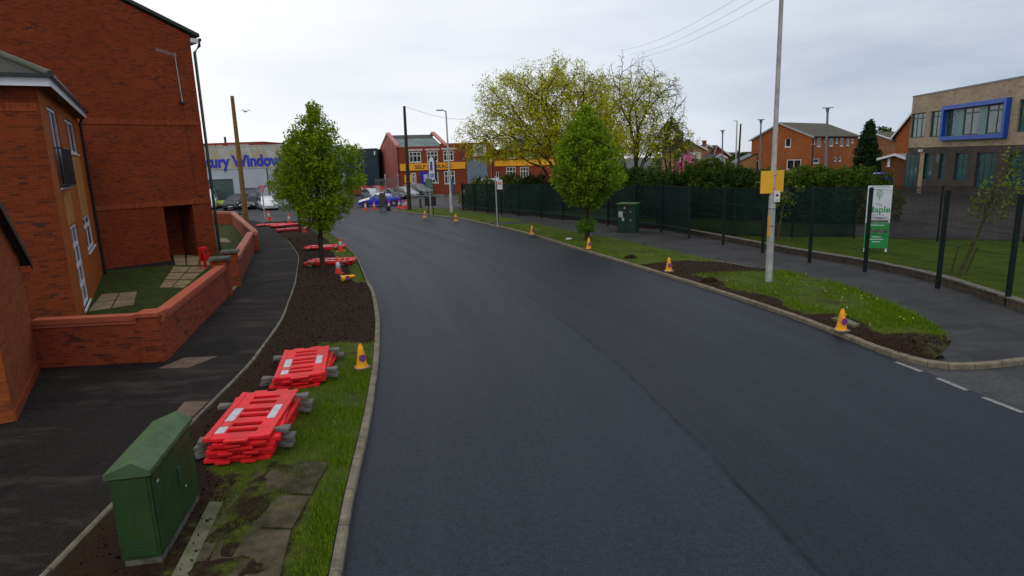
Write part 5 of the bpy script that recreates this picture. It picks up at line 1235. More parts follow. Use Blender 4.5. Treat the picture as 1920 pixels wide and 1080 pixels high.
make_car('hatch', PT['white'], (At(1301, 300, 92)[0], 92, 0), 200, 'white car beneath the small house with pink sign')
make_car('hatch', PT['blue'], (At(1635, 300, 62)[0], 62, .6), 190, 'blue car beyond the dark fence below the conifer')
# ------------------------------------------------------------------ far buildings
# windows showroom
CLAD = M('grey_cladding', (.37, .41, .46), .6, .08, .6); CLADL = M('grey_fascia_panel', (.42, .41, .38), .6, .12, 1.5); DBLU = M('navy_cladding', (.008, .028, .045), .55, .15, 1)
SIGNB = M('sign_letter_blue', (.012, .02, .42), .5, .03); ROLL = M('roller_shutter', (.045, .075, .070), .6, .1)
fw_ = Frame(At(330, 330, 76)[:2], At(612, 330, 76)[:2]); t = thing('showroom_building', 'long grey clad windows showroom with large blue lettering', 'building', fw_(0, 0, 0))
ztp = fw_.pix(460, 274.5)[1]; zbd = fw_.pix(460, 316)[1]; L = fw_.L
d0 = (fw_.pix(388, 350)[0], fw_.pix(438, 350)[0], 0, fw_.pix(415, 336)[1]); w0 = (fw_.pix(459.5, 350)[0], fw_.pix(487, 350)[0], .8, fw_.pix(473, 352)[1])
mb = MB(); wallplate(mb, fw_, 0, L, 0, zbd, [d0[:2] + (-.1, d0[3]), w0]); mb.build('wall', CLAD, t)
mb = MB(); mb.box(0, L, -9, -.26, 0, ztp - .1, fw_); mb.build('warehouse_volume', CLAD, t)
MB().box(0, L, -.2, .06, zbd + .002, ztp, fw_).build('fascia', CLADL, t)
MB().box(0, L, -.22, .09, ztp + .001, ztp + .12, fw_).build('capping', GALV, t)
MB().box(d0[0], d0[1], -.2, -.12, 0, d0[3], fw_).build('roller_door', ROLL, t)
MB().box(w0[0], w0[1], -.2, -.10, w0[2], w0[3], fw_).build('poster_window', M('poster_dark', (.03, .035, .055), .4, .8, 1.6, col2=(.30, .30, .36)), t)
mb = MB(); s_ = fw_.pix(503, 340)[0]; mb.tube([fw_(s_, .08, 0), fw_(s_, .08, zbd)], .06, 6); mb.build('drainpipe', ROLL, t)
CURT = M('sign_curtain_print', (.30, .24, .08), .7, .4, 2.5, col2=(.42, .36, .18))
mb = MB()
for px in (392, 437, 480, 525):
    s_ = fw_.pix(px, 300)[0]
    for k_ in range(7): 
        q = s_ - .5 + k_ * .24; mb.prism([(q, ztp - .15 - .1 * (k_ % 3)), (q + .1, ztp - .15 - .1 * (k_ % 3)), (q + .55, zbd + .15), (q + .32, zbd + .15)], .062, .068 + .001 * k_, fw_.X())
mb.build('curtain_print', CURT, t)
s_end = fw_.pix(527, 300)[0]; s_st = fw_.pix(386, 300)[0]; zb_ = fw_.pix(460, 311.5)[1]
w_tw = None
o = text('lettering', 'Century Windows', 1.0, SIGNB, lambda x, y, z: (x, y, z), None, .001, 'LEFT', bold=.022)
xs_ = np.array([v.co.x for v in o.data.vertices]); TW = xs_.max(); bpy.data.objects.remove(o)
# visible part: second 't' to the last 'w'
o = text('lettering', 'Cen', 1.0, SIGNB, lambda x, y, z: (x, y, z), None, .001, 'LEFT', bold=.022); cW = max(v.co.x for v in o.data.vertices); bpy.data.objects.remove(o)
o = text('lettering', 'Century Window', 1.0, SIGNB, lambda x, y, z: (x, y, z), None, .001, 'LEFT', bold=.022); wW = max(v.co.x for v in o.data.vertices); bpy.data.objects.remove(o)
kx = (s_end - s_st) / (wW - cW); text('lettering', 'Century Windows', 1.0, SIGNB, lambda x, y, z: fw_(s_st + (x - cW) * kx,   .07 + z, zb_ + y * 1.85), t, .03, 'LEFT', bold=.035)
# red brick parapet behind
fr = Frame(At(330, 300, 100)[:2], At(497, 300, 100)[:2]); z1 = fr.pix(440, 267)[1]
t = thing('brick_building', 'flat topped red brick building rising behind the grey showroom', 'building', fr(0, 0, 0))
MB().box(0, fr.L, -10, 0, 0, z1, fr).build('wall', BRKF, t, uv=True); mb = MB()
for px in (400, 415, 437, 452, 464): s_ = fr.pix(px, 300)[0]; mb.box(s_ - .5, s_ + .5, .003, .03, z1 - .85, z1 - .3, fr)
mb.build('clerestory_window', M('pale_panel', (.35, .28, .24), .6), t); s_ = fr.pix(425, 300)[0]; MB().box(s_ - .12, s_ + .12, -.5, -.2, z1 + .001, z1 + .9, fr).build('vent_pipe', BLACKP, t)
# navy warehouse
fr = Frame(At(610, 330, 98)[:2], At(711, 330, 98)[:2]); z1 = fr.pix(680, 280)[1]
t = thing('warehouse_building', 'plain navy clad warehouse between the leafy tree and the gabled brick building', 'building', fr(0, 0, 0))
MB().box(-1, fr.L, -20, 0, 0, z1, fr).build('wall', DBLU, t); MB().box(-1, fr.L, -.2, .05, z1 + .002, z1 + .1, fr).build('capping', BLACKP, t)
s_ = fr.pix(657, 298)[0]; MB().box(s_ - .55, s_ + .55, .003, .05, fr.pix(657, 304)[1], fr.pix(657, 293)[1], fr).build('window', BLACKP, t)
MB().box(fr.L - .5, fr.L - .3, .02, .2, fr.pix(702, 297)[1] + .5, fr.pix(702, 290)[1] + .5, fr).build('floodlight', WHITEP, t)
# self storage building
Yc = 88.0; cL = At(747, 330, Yc); th_ = R(20); dF = np.array([math.cos(th_), math.sin(th_)]); 
FSs = Frame(cL[:2], (cL[0] + dF[0] * 10, cL[1] + dF[1] * 10)); sR = FSs.pix(921, 330)[0]; FSs = Frame(cL[:2], FSs(sR, 0, 0)); L = FSs.L
t = thing('storage_building', 'gabled red brick self storage building with yellow fascia and grey shutter', 'building', (cL[0], cL[1], 0))
ze = FSs.pix(752, 275.5)[1]; sM = FSs.pix(825, 270)[0]; zp = FSs.pix(850, 268.5)[1]; sW = FSs.pix(873, 300)[0]
holes = []
for x0, x1, y0, y1 in ((767, 789.5, 305, 285), (800.5, 821, 303.5, 284), (831, 850.5, 302, 282.5), (770.5, 780.5, 345, 324), (804, 822, 344, 323), (833, 853, 345, 321)):
    a_ = FSs.pix(x0, (y0 + y1) / 2)[0]; b_ = FSs.pix(x1, (y0 + y1) / 2)[0]; holes.append((a_, b_, FSs.pix(x0, y0)[1], FSs.pix(x0, y1)[1]))
gsh = (FSs.pix(876, 320)[0], FSs.pix(915, 320)[0], -.1, FSs.pix(890, 298)[1])
mb = MB(); wallplate(mb, FSs, 0, L, 0, ze, holes + [gsh]); mb.box(sM, L, -.25, 0, ze + .001, zp, FSs); mb.build('wall', BRKF, t, uv=True)
CRM = M('cream_frame', (.62, .60, .52), .6, .08)
for h in holes: window(FSs, *h, t, cols=3, rowpos=[.62], fm=CRM, fw=.12, bw=.11, back=.08)
for h in holes[:3]: MB().box(h[0] - .25, h[1] + .25, .003, .06, h[3] + .12, h[3] + .38, FSs).build('lintel', M('lintel_pink', (.60, .50, .47), .7), t)
mb = MB(); nrib = 14
for i in range(nrib): u0 = gsh[0] + (gsh[1] - gsh[0]) * i / nrib; u1 = u0 + (gsh[1] - gsh[0]) / nrib; mb.box(u0 + .02, u1 - .08, -.15, -.06, 0, gsh[3], FSs)
mb.box(gsh[0], gsh[1], -.2, -.151, 0, gsh[3], FSs); mb.build('roller_door', M('shutter_bluegrey', (.20, .28, .34), .6, .12), t)
zs1, zs0 = FSs.pix(810, 305.5)[1] , FSs.pix(810, 318.5)[1]; sa, sb = FSs.pix(749, 315)[0] + .05, FSs.pix(872, 308)[0]
YFS = M('fascia_yellow', (.88, .38, .008), .5, .05); MB().box(sa, sb, .003, .12, zs0, zs1, FSs).build('sign_board', YFS, t)
o = text('l', 'SELF STORAGE', 1.0, BLACKP, lambda x, y, z: (x, y, z), None, .001, 'LEFT'); TW = max(v.co.x for v in o.data.vertices); bpy.data.objects.remove(o)
ta, tb = FSs.pix(777, 311)[0], FSs.pix(846, 308)[0]; kx = (tb - ta) / TW; hh = (zs1 - zs0)
text('lettering', 'SELF STORAGE', 1.0, M('letter_dark', (.07, .03, .02), .6), lambda x, y, z: FSs(ta + x * kx, .125 + z, zs0 + hh * .2 + y * hh * .82), t, .01, 'LEFT', bold=.012)
s0, s1 = FSs.pix(758, 330)[0], FSs.pix(770, 330)[0]; MB().box(s0, s1, .003, .05, FSs.pix(763, 343)[1], FSs.pix(763, 328)[1], FSs).build('small_sign', YFS, t)
s0, s1 = FSs.pix(788, 330)[0], FSs.pix(803, 330)[0]; MB().box(s0, s1, .003, .06, FSs.pix(793, 346)[1], FSs.pix(793, 322)[1], FSs).build('poster', M('poster_blue', (.03, .02, .38), .5, .1), t)
s0, s1 = FSs.pix(794, 330)[0], FSs.pix(802, 330)[0]; MB().box(s0, s1, .061, .07, FSs.pix(793, 341)[1], FSs.pix(793, 327)[1], FSs).build('poster', M('poster_lilac', (.40, .45, .66), .5, .1), t)
s0, s1 = FSs.pix(844, 345)[0], FSs.pix(850, 345)[0]; MB().box(s0, s1, .003, .05, 0.05, FSs.pix(848, 335)[1], FSs).build('door', M('door_blue', (.03, .10, .30), .5), t)
mb = MB(); s_ = FSs.pix(866, 280)[0]; mb.tube([FSs(s_, .1, zs1), FSs(s_, .1, zp)], .07, 6); mb.build('drainpipe', M('pipe_purple', (.10, .06, .12), .6), t)
# gable end (left) and pitched roof
dS = FSs.n * -1
E2 = (cL[0] - FSs.n[0] * 1, cL[1] - FSs.n[1] * 1); FG = Frame(cL[:2], E2); sG = abs(FG.pix(704, 320)[0]); sG = min(sG, 14); ap = FG.pix(727, 253.5); zap = ap[1]
MB().prism([(0, 0), (0, ze), (sG / 2, zap), (sG, ze), (sG, 0)], -.3, 0.003, FG.X()).build('gable_wall', M('painted_pink_brick', (.34, .085, .06), .85, .15, .7), t)
cp = MB()
for (p, q) in (((-.25, ze - .05), (sG / 2, zap + .1)), ((sG / 2 + .001, zap + .1), (sG + .25, ze - .05))): cp.prism([p, q, (q[0], q[1] + .32), (p[0], p[1] + .32)], -.4, .08, FG.X())
cp.build('gable_coping', M('coping_pink', (.46, .20, .17), .8, .1), t)
cp = MB(); X2 = lambda s_, z_, o_: tuple(np.array(FG(s_, o_, z_)) + np.array([dF[0] * (sM + .6), dF[1] * (sM + .6), 0]))
for (p, q) in (((-.25, ze - .05), (sG / 2, zap + .1)), ((sG / 2 + .001, zap + .1), (sG + .25, ze - .05))): cp.prism([p, q, (q[0], q[1] + .32), (p[0], p[1] + .32)], -.4, .08, X2)
cp.build('gable_coping', MT['coping_pink'], t)
RFG = M('green_glass_roof', (.10, .16, .15), .5, .25, 1.2, col2=(.035, .055, .05)); RFD = M('slate_roof', (.04, .045, .035), .8, .3, 1)
q = lambda s_, dd, z_: (cL[0] + dF[0] * s_ - FSs.n[0] * dd, cL[1] + dF[1] * s_ - FSs.n[1] * dd, z_)
zz = lambda u: ze + (zap - ze) * u
mb = MB(); mb.add([q(.4, .1, zz(0)), q(sM + .3, .1, zz(0)), q(sM + .3, sG / 2 * .66, zz(.66)), q(.4, sG / 2 * .66, zz(.66))], [(0, 1, 2, 3)]); mb.build('glazed_roof', RFG, t)
mb = MB(); mb.add([q(.4, sG / 2 * .66, zz(.66)), q(sM + .3, sG / 2 * .66, zz(.66)), q(sM + .3, sG / 2, zz(1)), q(.4, sG / 2, zz(1)), q(sM + .3, sG, zz(0)), q(.4, sG, zz(0))], [(0, 1, 2, 3), (3, 2, 4, 5)]); mb.build('roof', RFD, t)
MB().box(0, L, -sG, -.3, 0, ze - .3, FSs).build('rear_block', BRKF, t)
# wing right of the shutter
Yw = 86; fr = Frame(At(922, 330, 93)[:2], At(1060, 330, Yw)[:2]); z1 = fr.pix(960, 281)[1]; t = thing('storage_wing', 'red brick wing with yellow fascia seen through the large tree branches', 'building', fr(0, 0, 0))
hs = []
for x0, x1, y0, y1 in ((949, 967, 334, 313), (975, 991, 333, 313), (953, 968, 297, 285), (985, 1000, 297, 285), (930, 935, 333, 322)):
    a_ = fr.pix(x0, 320)[0]; b_ = fr.pix(x1, 320)[0]; hs.append((a_, b_, fr.pix(x0, y0)[1], fr.pix(x0, y1)[1]))
mb = MB(); wallplate(mb, fr, 0, fr.L, 0, z1, hs); mb.build('wall', BRKF, t, uv=True)
for h in hs[:4]: window(fr, *h, t, cols=3, rowpos=[.6], fm=CRM, fw=.12, bw=.11)
window(fr, *hs[4], t, cols=1, fm=CRM, fw=.1)
mb = MB(); mb.box(fr.pix(928, 310)[0], fr.L, .003, .1, fr.pix(960, 311)[1], fr.pix(960, 300.5)[1], fr); mb.build('sign_board', YFS, t)
mb = MB(); mb.prism([(fr.pix(893, 280)[0], z1 - 1), (fr.pix(893, 280)[0], z1), (fr.pix(906, 256)[0], z1 + 1.9), (fr.pix(926, 256)[0], z1 + .001), (fr.pix(926, 256)[0], z1 - 1)], -.5, -.26, fr.X()); mb.build('gable_wall', BRKF, t, uv=True)
mb = MB(); mb.add([fr(1.5, -.2, z1 + .05), fr(fr.L, -.2, z1 + .05), fr(fr.L, -4.5, z1 + 1.9), fr(1.5, -4.5, z1 + 1.9)], [(0, 1, 2, 3)]); mb.build('roof', RFG, t)
pr_ = bpy.data.objects['storage_building']; s0, s1 = FSs.pix(887, 275)[0], FSs.pix(911, 275)[0]
MB().box(s0, s1, .01, .1, FSs.pix(899, 293)[1], FSs.pix(899, 271)[1], FSs).build('advert_board', MT['notice_white'], pr_); t = pr_
MB().box(s0 + .45, s1 - .5, .101, .11, FSs.pix(899, 287)[1], FSs.pix(899, 278)[1], FSs).build('advert_print', MT['poster_blue'], t)
# metal gate left of storage
fr = Frame(At(705, 350, 80)[:2], At(748, 350, 80)[:2]); z1 = fr.pix(725, 334)[1]; t = thing('metal_gate', 'grey palisade gate in front of the gabled brick wall', 'gate', fr(0, 0, 0))
mb = MB()
for i in range(19): s_ = fr.L * i / 18; mb.box(s_ - .025, s_ + .025, 0, .03, .1, z1 + (.25 if i > 12 else 0), fr)
mb.box(0, fr.L, -.04, -.001, z1 - .3, z1 - .2, fr); mb.box(0, fr.L, -.04, -.001, .4, .5, fr); mb.build('gate_bars', M('gate_grey', (.16, .15, .14), .6), t)
for s_ in (fr.L * .42, fr.L - .1): MB().box(s_ - .06, s_ + .06, -.2, -.05, 0, z1 + .5, fr).build('gate_post', GALV, t)
# railings at the far junction
a_, b_ = G(762, 388), G(893, 372); 
fr = Frame(G(770, 385), G(832, 383)); t = thing('railing', 'thin grey pedestrian railing behind the black telegraph pole', 'railing', fr(0, 0, .1))
mb = MB(); 
for i in range(30): s_ = fr.L * i / 29; mb.box(s_ - .012, s_ + .012, 0, .02, .15, 1.1, fr)
mb.box(0, fr.L, -.01, .03, 1.1, 1.14, fr); mb.build('rail', GALV, t)
# orange brick house with long side
A_ = At(1408, 300, 98); B_ = At(1521, 300, 90); C_ = At(1606, 300, 101)
fg = Frame(A_[:2], B_[:2]); fl = Frame(B_[:2], C_[:2])
zl = fg.pix(1408, 263)[1]; zr = fg.pix(1521, 255.5)[1]; sa, za = fg.pix(1463, 231)
t = thing('brick_house', 'large orange brick house with brown tiled roof beyond the hedge', 'house', (B_[0], B_[1], 0))
h1 = (fg.pix(1472, 267)[0], fg.pix(1483, 267)[0], fg.pix(1477, 276)[1], fg.pix(1477, 259)[1]); h2 = (fg.pix(1414, 310)[0], fg.pix(1423, 310)[0], fg.pix(1418, 318)[1], fg.pix(1418, 301)[1]); h3 = (fg.pix(1475, 305)[0], fg.pix(1502, 305)[0], fg.pix(1485, 318)[1], fg.pix(1485, 299)[1])
zm = min(zl, zr) - .05
mb = MB(); wallplate(mb, fg, 0, fg.L, 0, zm, [h1, h2, h3]); mb.prism([(0, zm + .001), (fg.L, zm + .001), (fg.L, zr), (sa, za - .15), (0, zl)], -.25, 0, fg.X()); mb.build('gable_wall', BRKH, t, uv=True)
for h, c_ in ((h1, 1), (h2, 1), (h3, 2)): window(fg, *h, t, cols=c_, fw=.12, bw=.1)
mb = MB(); hl_ = []
for x0, x1, y0, y1 in ((1523, 1528, 270, 258), (1532, 1539, 275, 258), (1546, 1550, 267, 258), (1555, 1562, 274, 259), (1567, 1571, 269, 259), (1575, 1581, 274, 259), (1587, 1592, 273, 260), (1596, 1600, 268, 260), (1527, 1538, 306, 297), (1566, 1570, 302, 294), (1575, 1579, 302, 294)):
    hl_.append((fl.pix(x0, 270)[0], fl.pix(x1, 270)[0], fl.pix((x0 + x1) / 2, y0)[1], fl.pix((x0 + x1) / 2, y1)[1]))
zL = fl.pix(1521, 255.5)[1] - .05
wallplate(mb, fl, 0, fl.L, 0, zL, hl_); mb.build('side_wall', BRKH, t, uv=True)
for h in hl_: window(fl, *h, t, cols=1, fw=.11)
dl = fl.d; gd = fg.d
Lr = fl.L * 1.04
ap_ = np.array(fg(sa, 0, 0)[:2]); 
ro = MB()
R0 = (ap_[0], ap_[1], za); R1 = (ap_[0] + dl[0] * Lr * .95, ap_[1] + dl[1] * Lr * .95, za)
e0 = fg(fg.L + .35, .25, zr - .15); e1 = (e0[0] + dl[0] * Lr, e0[1] + dl[1] * Lr, zr - .15); w0_ = fg(-.35, .25, zl - .1); w1 = (w0_[0] + dl[0] * Lr, w0_[1] + dl[1] * Lr, zl - .1)
R0 = fg(sa, .25, za)
def thick(mb, q, th=.14): mb.add(list(q) + [(p[0], p[1], p[2] + th) for p in q], [(0, 1, 2, 3), (4, 5, 6, 7), (0, 1, 5, 4), (1, 2, 6, 5), (2, 3, 7, 6), (3, 0, 4, 7)])
BRT = M('brown_tile', (.085, .068, .035), .85, .3, 1.2, .3, col2=(.05, .045, .028)); BRT2 = M('grey_tile', (.06, .055, .055), .85, .3, 1.2, .3)
thick(ro, (R0, R1, e1, e0)); thick(ro, (R0, R1, w1, w0_)); ro.build('roof', BRT, t)
mb = MB(); mb.prism([(-.35, zl - .22), (sa, za - .13), (sa, za + .12), (-.35, zl + .03)], .251, .29, fg.X()); mb.prism([(sa + .001, za - .13), (fg.L + .35, zr - .28), (fg.L + .35, zr - .02), (sa + .001, za + .12)], .251, .29, fg.X()); mb.build('bargeboard', M('fascia_grey', (.40, .40, .41), .6), t)
mb = MB(); mb.box(0, fl.L, .3, .42, zL - .05, zL + .06, fl); mb.build('gutter', BLACKP, t); mb = MB(); mb.tube([fl(.1, .1, 0), fl(.1, .1, zL)], .07, 6); mb.build('drainpipe', BLACKP, t)
# garage lean-to
mb = MB(); P = [fg.pix(*p) for p in ((1385, 312), (1410, 288), (1410, 318), (1385, 318))]
fg2 = Frame((A_[0] - 4, A_[1] - 1), (A_[0] + .5, A_[1] - 1)); 
t = thing('garage', 'low sloping roofed garage at the left side of the orange house', 'garage', fg2(0, 0, 0)); zg0, zg1 = fg2.pix(1385, 305)[1], fg2.pix(1408, 289)[1]; l0 = fg2.pix(1383, 300)[0]
MB().prism([(l0, 0), (fg2.L, 0), (fg2.L, zg1), (l0, zg0)], -3, 0, fg2.X()).build('wall', M('tan_render', (.30, .15, .05), .85), t); MB().prism([(l0 - .2, zg0 - .1), (fg2.L, zg1), (fg2.L, zg1 + .15), (l0 - .2, zg0 + .05)], -3.1, .1, fg2.X()).build('roof', BLACKP, t)
# simple gabled houses -------------------------------------------------------
def house(label, pxl, pxr, pye, pxa, pya, Y, depth, wall=None, rooft=None, win=(), name='brick_house', yaw=0, chim=None, right=True):
    a_ = At(pxl, 300, Y); b_ = At(pxr, 300, Y + yaw); fr = Frame(a_[:2], b_[:2]); ze_ = fr.pix((pxl + pxr) / 2, pye)[1]; sa_, za_ = fr.pix(pxa, pya); sa_ = min(max(sa_, .3), fr.L - .3)
    t = thing(name, label, 'house', (a_[0], a_[1], 0)); hs = [(fr.pix(x0, 300)[0], fr.pix(x1, 300)[0], fr.pix(x0, y0)[1], fr.pix(x0, y1)[1]) for x0, x1, y0, y1 in win]
    mb = MB(); wallplate(mb, fr, 0, fr.L, 0, ze_, hs); mb.prism([(0, ze_ + .001), (fr.L, ze_ + .001), (sa_, za_)], -.25, 0, fr.X()); mb.build('wall', wall or BRKH, t, uv=True)
    for h in hs: window(fr, *h, t, cols=2, fw=.12, bw=.1)
    MB().box(.001, fr.L - .001, -depth, -.26, 0, ze_ - .05, fr).build('rear_block', wall or BRKH, t, uv=True)
    ro = MB(); thick(ro, (fr(sa_, .3, za_), fr(sa_, -depth, za_), fr(fr.L + .4, -depth, ze_ - .2), fr(fr.L + .4, .3, ze_ - .2))); thick(ro, (fr(sa_, .3, za_), fr(sa_, -depth, za_), fr(-.4, -depth, ze_ - .2), fr(-.4, .3, ze_ - .2))); ro.build('roof', rooft or BRT2, t)
    mb = MB()
    for p, q in (((-.4, ze_ - .25), (sa_ - .0005, za_ - .05)), ((sa_ + .0005, za_ - .05), (fr.L + .4, ze_ - .25))): mb.prism([p, q, (q[0], q[1] + .24), (p[0], p[1] + .24)], .301, .34, fr.X())
    mb.build('bargeboard', WHITEP, t)
    if chim is not None: MB().box(sa_ + chim - .35, sa_ + chim + .35, -3, -2.3, ze_, za_ + 1.0, fr).build('chimney', BRKF, t, uv=True)
    return t, fr
BUFF = M('buff_brick', (.30, .155, .07), .9, .15, 1.5)
t, fr = house('small buff brick house with white shop sign and pink lettering', 1271, 1322, 281, 1294, 265.5, 118, 12, wall=BUFF, chim=-1.8)
s0, s1 = fr.pix(1274, 300)[0], fr.pix(1313, 300)[0]; z0, z1 = fr.pix(1295, 305)[1], fr.pix(1295, 285.5)[1]
MB().box(s0, s1, .01, .25, z0, z1, fr).build('shop_sign', M('shop_white', (.55, .53, .47), .7, .1), t)
mb = MB()
PNK = M('shop_pink', (.75, .10, .20), .6, .05)
for k_ in range(3): s_ = fr.pix(1284 + k_ * 3, 300)[0]; zc = fr.pix(1288, 291)[1]; mb.prism([(s_ - .12, zc - .28), (s_ + .12, zc - .28), (s_ + .12, zc + .28), (s_ - .12, zc + .28)], .251, .26, fr.X())
mb.build('shop_lettering', PNK, t)
mb = MB(); zc = fr.pix(1298, 292)[1]; mb.prism([(fr.pix(1295, 300)[0], zc - .1), (fr.pix(1304, 300)[0], zc - .1), (fr.pix(1304, 300)[0], zc + .14), (fr.pix(1295, 300)[0], zc + .14)], .251, .26, fr.X()); mb.build('shop_lettering', M('shop_grey', (.22, .2, .17), .6), t)
for i_, px in enumerate((1290, 1297, 1304)): s_ = fr.pix(px, 300)[0]; MB().box(s_ - .28, s_ + .28, .251, .29, z0 + .15, z0 + .75, fr).build('window', GLASS, t)
house('small dark red gable house beside the white rendered wall', 1340, 1366, 292, 1341, 273.5, 128, 10, wall=BRKF, win=((1341.5, 1346, 289, 284),))
house('white rendered low house end behind the distant lamp', 1342, 1360, 296, 1350, 290, 122, 8, wall=M('white_render', (.60, .62, .66), .8, .08))
house('buff house joined behind the small shop house', 1318, 1340, 283, 1328, 272, 130, 14, wall=BUFF, chim=0)
house('brown brick house gable right of the dark conifer', 1600, 1668, 262, 1636, 249, 118, 12, yaw=-6, wall=M('brown_brick', (.26, .12, .05), .9, .15, 1.5), rooft=BRT)
house('tall orange brick house gable at the left corner of the school', 1676, 1760, 256, 1716, 210, 70, 9, wall=BRKH, win=(), yaw=-5)
t_, fr = house('long low roof behind the conifer with white gutter', 1654, 1700, 296, 1682, 291, 66, 3, yaw=-3, wall=BRKHD, rooft=M('flat_roof_pale', (.30, .30, .30), .8), win=((1664, 1669, 312, 296),), name='garage')
# distant ridge of roofs
for k_ in range(14):
    px = 1318 + k_ * 8 ; Y = 210 + (k_ * 37 % 50); house(['distant hazy roof one', '', ''][0] if False else 'hazy terrace house on the skyline, ' + ('first second third fourth fifth sixth seventh eighth ninth tenth eleventh twelfth thirteenth fourteenth'.split()[k_]) + ' from the left of its row', px, px + 9, 290.5 - (k_ % 3), px + 4.5, 288 - (k_ % 3) - (k_ % 2), Y, 10, wall=BRKF, rooft=BRT2, name='terrace_house')['group' if False else 0]['group'] = 'distant terrace houses on the skyline'
# ------------------------------------------------------------------ school
GG = glassgreen(); FRD = M('dark_frame', (.012, .035, .045), .45, .1); BLU = M('blue_frame', (.006, .075, .42), .4, .08); TEAL = M('teal_panel', (.12, .235, .235), .5, .08)
PA, PB = At(1701, 300, 62), At(1920, 300, 45.4)
fs2 = Frame(PA[:2], PB[:2]); Lx = fs2.L + 9; zt2 = fs2.pix(1703, 184)[1]; zbd = fs2.pix(1702, 277)[1]
t = thing('school_building', 'two storey school with buff upper brick and blue framed windows', 'building', (PA[0], PA[1], 0)); base_z = -.05
def hp(x0, x1, yb, yt, ref=None): xm_ = (x0 + x1) / 2; return (fs2.pix(x0, 250)[0], fs2.pix(x1, 250)[0], fs2.pix(x0, yb)[1], fs2.pix(x0, yt)[1])
up = [hp(1706, 1733, 259, 214), hp(1742, 1762, 257.5, 209.5), hp(1904, 1990, 248, 188)]
lo = [hp(1700, 1725, 352, 288), hp(1735, 1753, 336, 288), hp(1766, 1777, 337, 288), hp(1796, 1820, 339, 287), hp(1836, 1873, 352, 286), hp(1898, 1935, 349, 286)]
bf = (fs2.pix(1769, 250)[0], fs2.pix(1890, 250)[0], fs2.pix(1769, 263.5)[1], fs2.pix(1769, 200)[1])
mb = MB(); wallplate(mb, fs2, 0, Lx, zbd, zt2, up + [(bf[0] + .35, bf[1] - .35, bf[2] + .35, bf[3] - .35)], th=.3); mb.build('upper_wall', BRKG, t, uv=True)
mb = MB(); wallplate(mb, fs2, 0, Lx, 0, zbd - .003, lo, th=.3); mb.build('lower_wall', BRKD, t, uv=True)
MB().box(-.05, Lx, -12, .04, zt2 + .002, zt2 + .12, fs2).build('parapet_cap', M('cap_grey', (.20, .20, .20), .5), t)
MB().box(0.01, Lx, -12, -.31, 0, zt2 - .05, fs2).build('main_block', BRKG, t, uv=True)
for h, c_ in zip(up, (3, 2, 4)): window(fs2, *h, t, cols=c_, rowpos=[.78], fm=FRD, gm=GG, fw=.10, bw=.10, back=.2, sill=False)
for h, c_ in zip(lo, (3, 2, 1, 2, 3, 3)): window(fs2, *h, t, cols=c_, rowpos=[.80], fm=FRD, gm=GG, fw=.10, bw=.10, back=.2, sill=False)
mb = MB(); e = .33
for q_ in ((bf[0], bf[1], bf[2], bf[2] + e), (bf[0], bf[1], bf[3] - e, bf[3]), (bf[0], bf[0] + e * 1.0, bf[2] + e, bf[3] - e), (bf[1] - e, bf[1], bf[2] + e, bf[3] - e)): mb.box(q_[0], q_[1], .003, .36, q_[2], q_[3], fs2)
mb.build('window_surround', BLU, t, bevel=.01)
for x0, x1, kind in ((1771, 1787, 'w'), (1787, 1804, 'p'), (1804, 1833, 'w'), (1833, 1847, 'p'), (1847, 1886, 'w')):
    a_, b_ = max(fs2.pix(x0, 250)[0], bf[0] + .36), min(fs2.pix(x1, 250)[0], bf[1] - .36)
    if kind == 'w': window(fs2, a_, b_, bf[2] + .36, bf[3] - .36, t, cols=2 if b_ - a_ < 2.6 else 3, rowpos=[.80], fm=FRD, gm=GG, fw=.09, bw=.1, back=.1, sill=False)
    else: MB().box(a_ + .005, b_ - .005, -.12, .0, bf[2] + .36, bf[3] - .36, fs2).build('infill_panel', TEAL, t)
a_, b_ = fs2.pix(1725.5, 300)[0], fs2.pix(1733, 300)[0]; MB().box(a_, b_, .003, .04, 0, lo[0][3] + .1, fs2).build('buff_pier', BRKG, t, uv=True)
c = fs2.pix(1731, 283); MB().box(c[0] - .12, c[0] + .12, .05, .4, c[1] - .1, c[1] + .15, fs2).build('camera_housing', WHITEP, t, bevel=.04)
c = fs2.pix(1759, 297); mb = MB(); mb.prism([(c[0] + .3 * math.cos(k_), c[1] + .4 * math.sin(k_)) for k_ in np.arange(0, 6.2, .5)], .003, .02, fs2.X()); mb.build('wall_emblem', M('emblem_grey', (.13, .12, .12), .5, .5, 9), t)
# ------------------------------------------------------------------ overhead cables, gull, litter
for i_, (a_, b_, lb) in enumerate((((1415, 0), (1226, 92), 'lowest of three thin cables crossing the sky at top right'), ((1380, 0), (1215, 85), 'middle of three thin cables crossing the sky at top right'), ((1345, 0), (1195, 78), 'highest of three thin cables crossing the sky at top right'))):
    p, q = Vector(At(*a_, 30)), Vector(At(*b_, 52)); p = p + (p - q) * .5; q = q + (q - p) * .3
    tag(MB().tube([p.lerp(q, u) - Vector((0, 0, .6 * math.sin(math.pi * u))) for u in np.linspace(0, 1, 9)], .006, 4).build('overhead_cable', M('cable_grey', (.1, .1, .11), .7)), lb, 'cable')
p, q = Vector(tpp), Vector(At(900, 222, 70)); tag(MB().tube([p.lerp(q, u) - Vector((0, 0, .5 * math.sin(math.pi * u))) for u in np.linspace(0, 1, 7)], .012, 4).build('overhead_cable', M('cable_grey', (.1, .1, .11), .7)), 'faint cable running right from the top of the black telegraph pole', 'cable')
p = Vector(At(460, 209, 60)); mb = MB(); mb.lathe([(0, -.22), (.05, -.15), (.07, 0), (.05, .14), (.02, .22), (0, .24)], n=8)
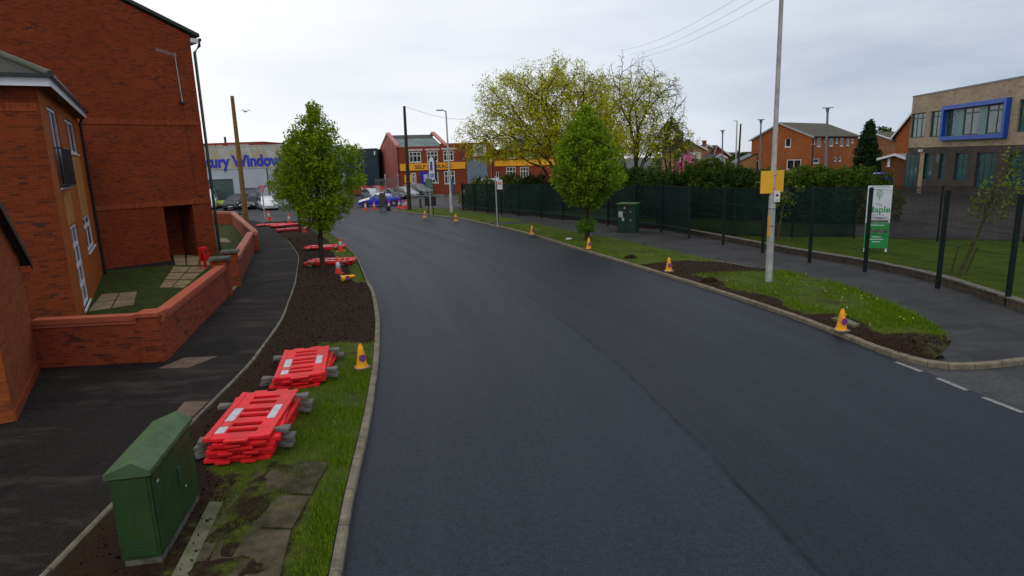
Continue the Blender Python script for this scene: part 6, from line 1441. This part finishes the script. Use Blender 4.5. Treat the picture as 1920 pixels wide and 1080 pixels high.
mb.v = [(p.x + z, p.y + y, p.z + x) for x, y, z in mb.v]
for sgn in (-1, 1): mb.add([(p.x - .06, p.y, p.z + .05), (p.x + .08, p.y, p.z + .05), (p.x + .02 + sgn * .30, p.y - .05, p.z + .17), (p.x - .02 + sgn * .56, p.y + .05, p.z + .02), (p.x - .08 + sgn * .28, p.y, p.z + .12)], [(0, 1, 2, 3, 4)])
tag(mb.build('seagull', M('gull_grey', (.35, .36, .38), .8)), 'small grey seagull gliding above the showroom beside the timber pole', 'bird')
mb = MB(); P = GT(894, 0, 0) if False else None
g_ = GT(1066, 448, .24); mb.prism([(g_[0] - .16, g_[1] - .1), (g_[0] + .1, g_[1] - .14), (g_[0] + .2, g_[1] + .05), (g_[0] - .05, g_[1] + .16)], g_[2] - .02, g_[2] + .04); tag(mb.build('litter', MT['notice_white']), 'crumpled white litter on the grass near the teardrop tree', 'litter')
for (px, py, lb) in ((1182, 484, 'dark clod lying at the kerb before the bare soil patch'), (1330, 527, 'dark clod of turf at the edge of the bare soil patch')):
    g_ = GT(px, py, .15); mb = MB(); vs = []; 
    bmx = bmesh.new(); bmesh.ops.create_icosphere(bmx, subdivisions=2, radius=1); 
    vs = [(g_[0] + v.co.x * .28 * (1 + .3 * vn(v.co.x * 3 + 7, v.co.y * 3 + 7)), g_[1] + v.co.y * .16, g_[2] + v.co.z * .09 * (1 + vn(v.co.x * 4 + 7, v.co.z * 4 + 9))) for v in bmx.verts]; fs_ = [tuple(v.index for v in f.verts) for f in bmx.faces]; bmx.free(); mb.add(vs, fs_); tag(mb.build('clod', SOIL), lb, 'soil clod')
# orange spray marks on the right footway
g_ = G(1536, 540); mb = MB(); mb.prism([(g_[0] - .22, g_[1] - .12), (g_[0] + .2, g_[1] - .16), (g_[0] + .3, g_[1] + .05), (g_[0] + .05, g_[1] + .16), (g_[0] - .25, g_[1] + .08)], .1, .1045); struct(mb.build('road_marking', M('spray_orange', (.38, .09, .04), .8, .3, 8)))
bpy.context.view_layer.update()
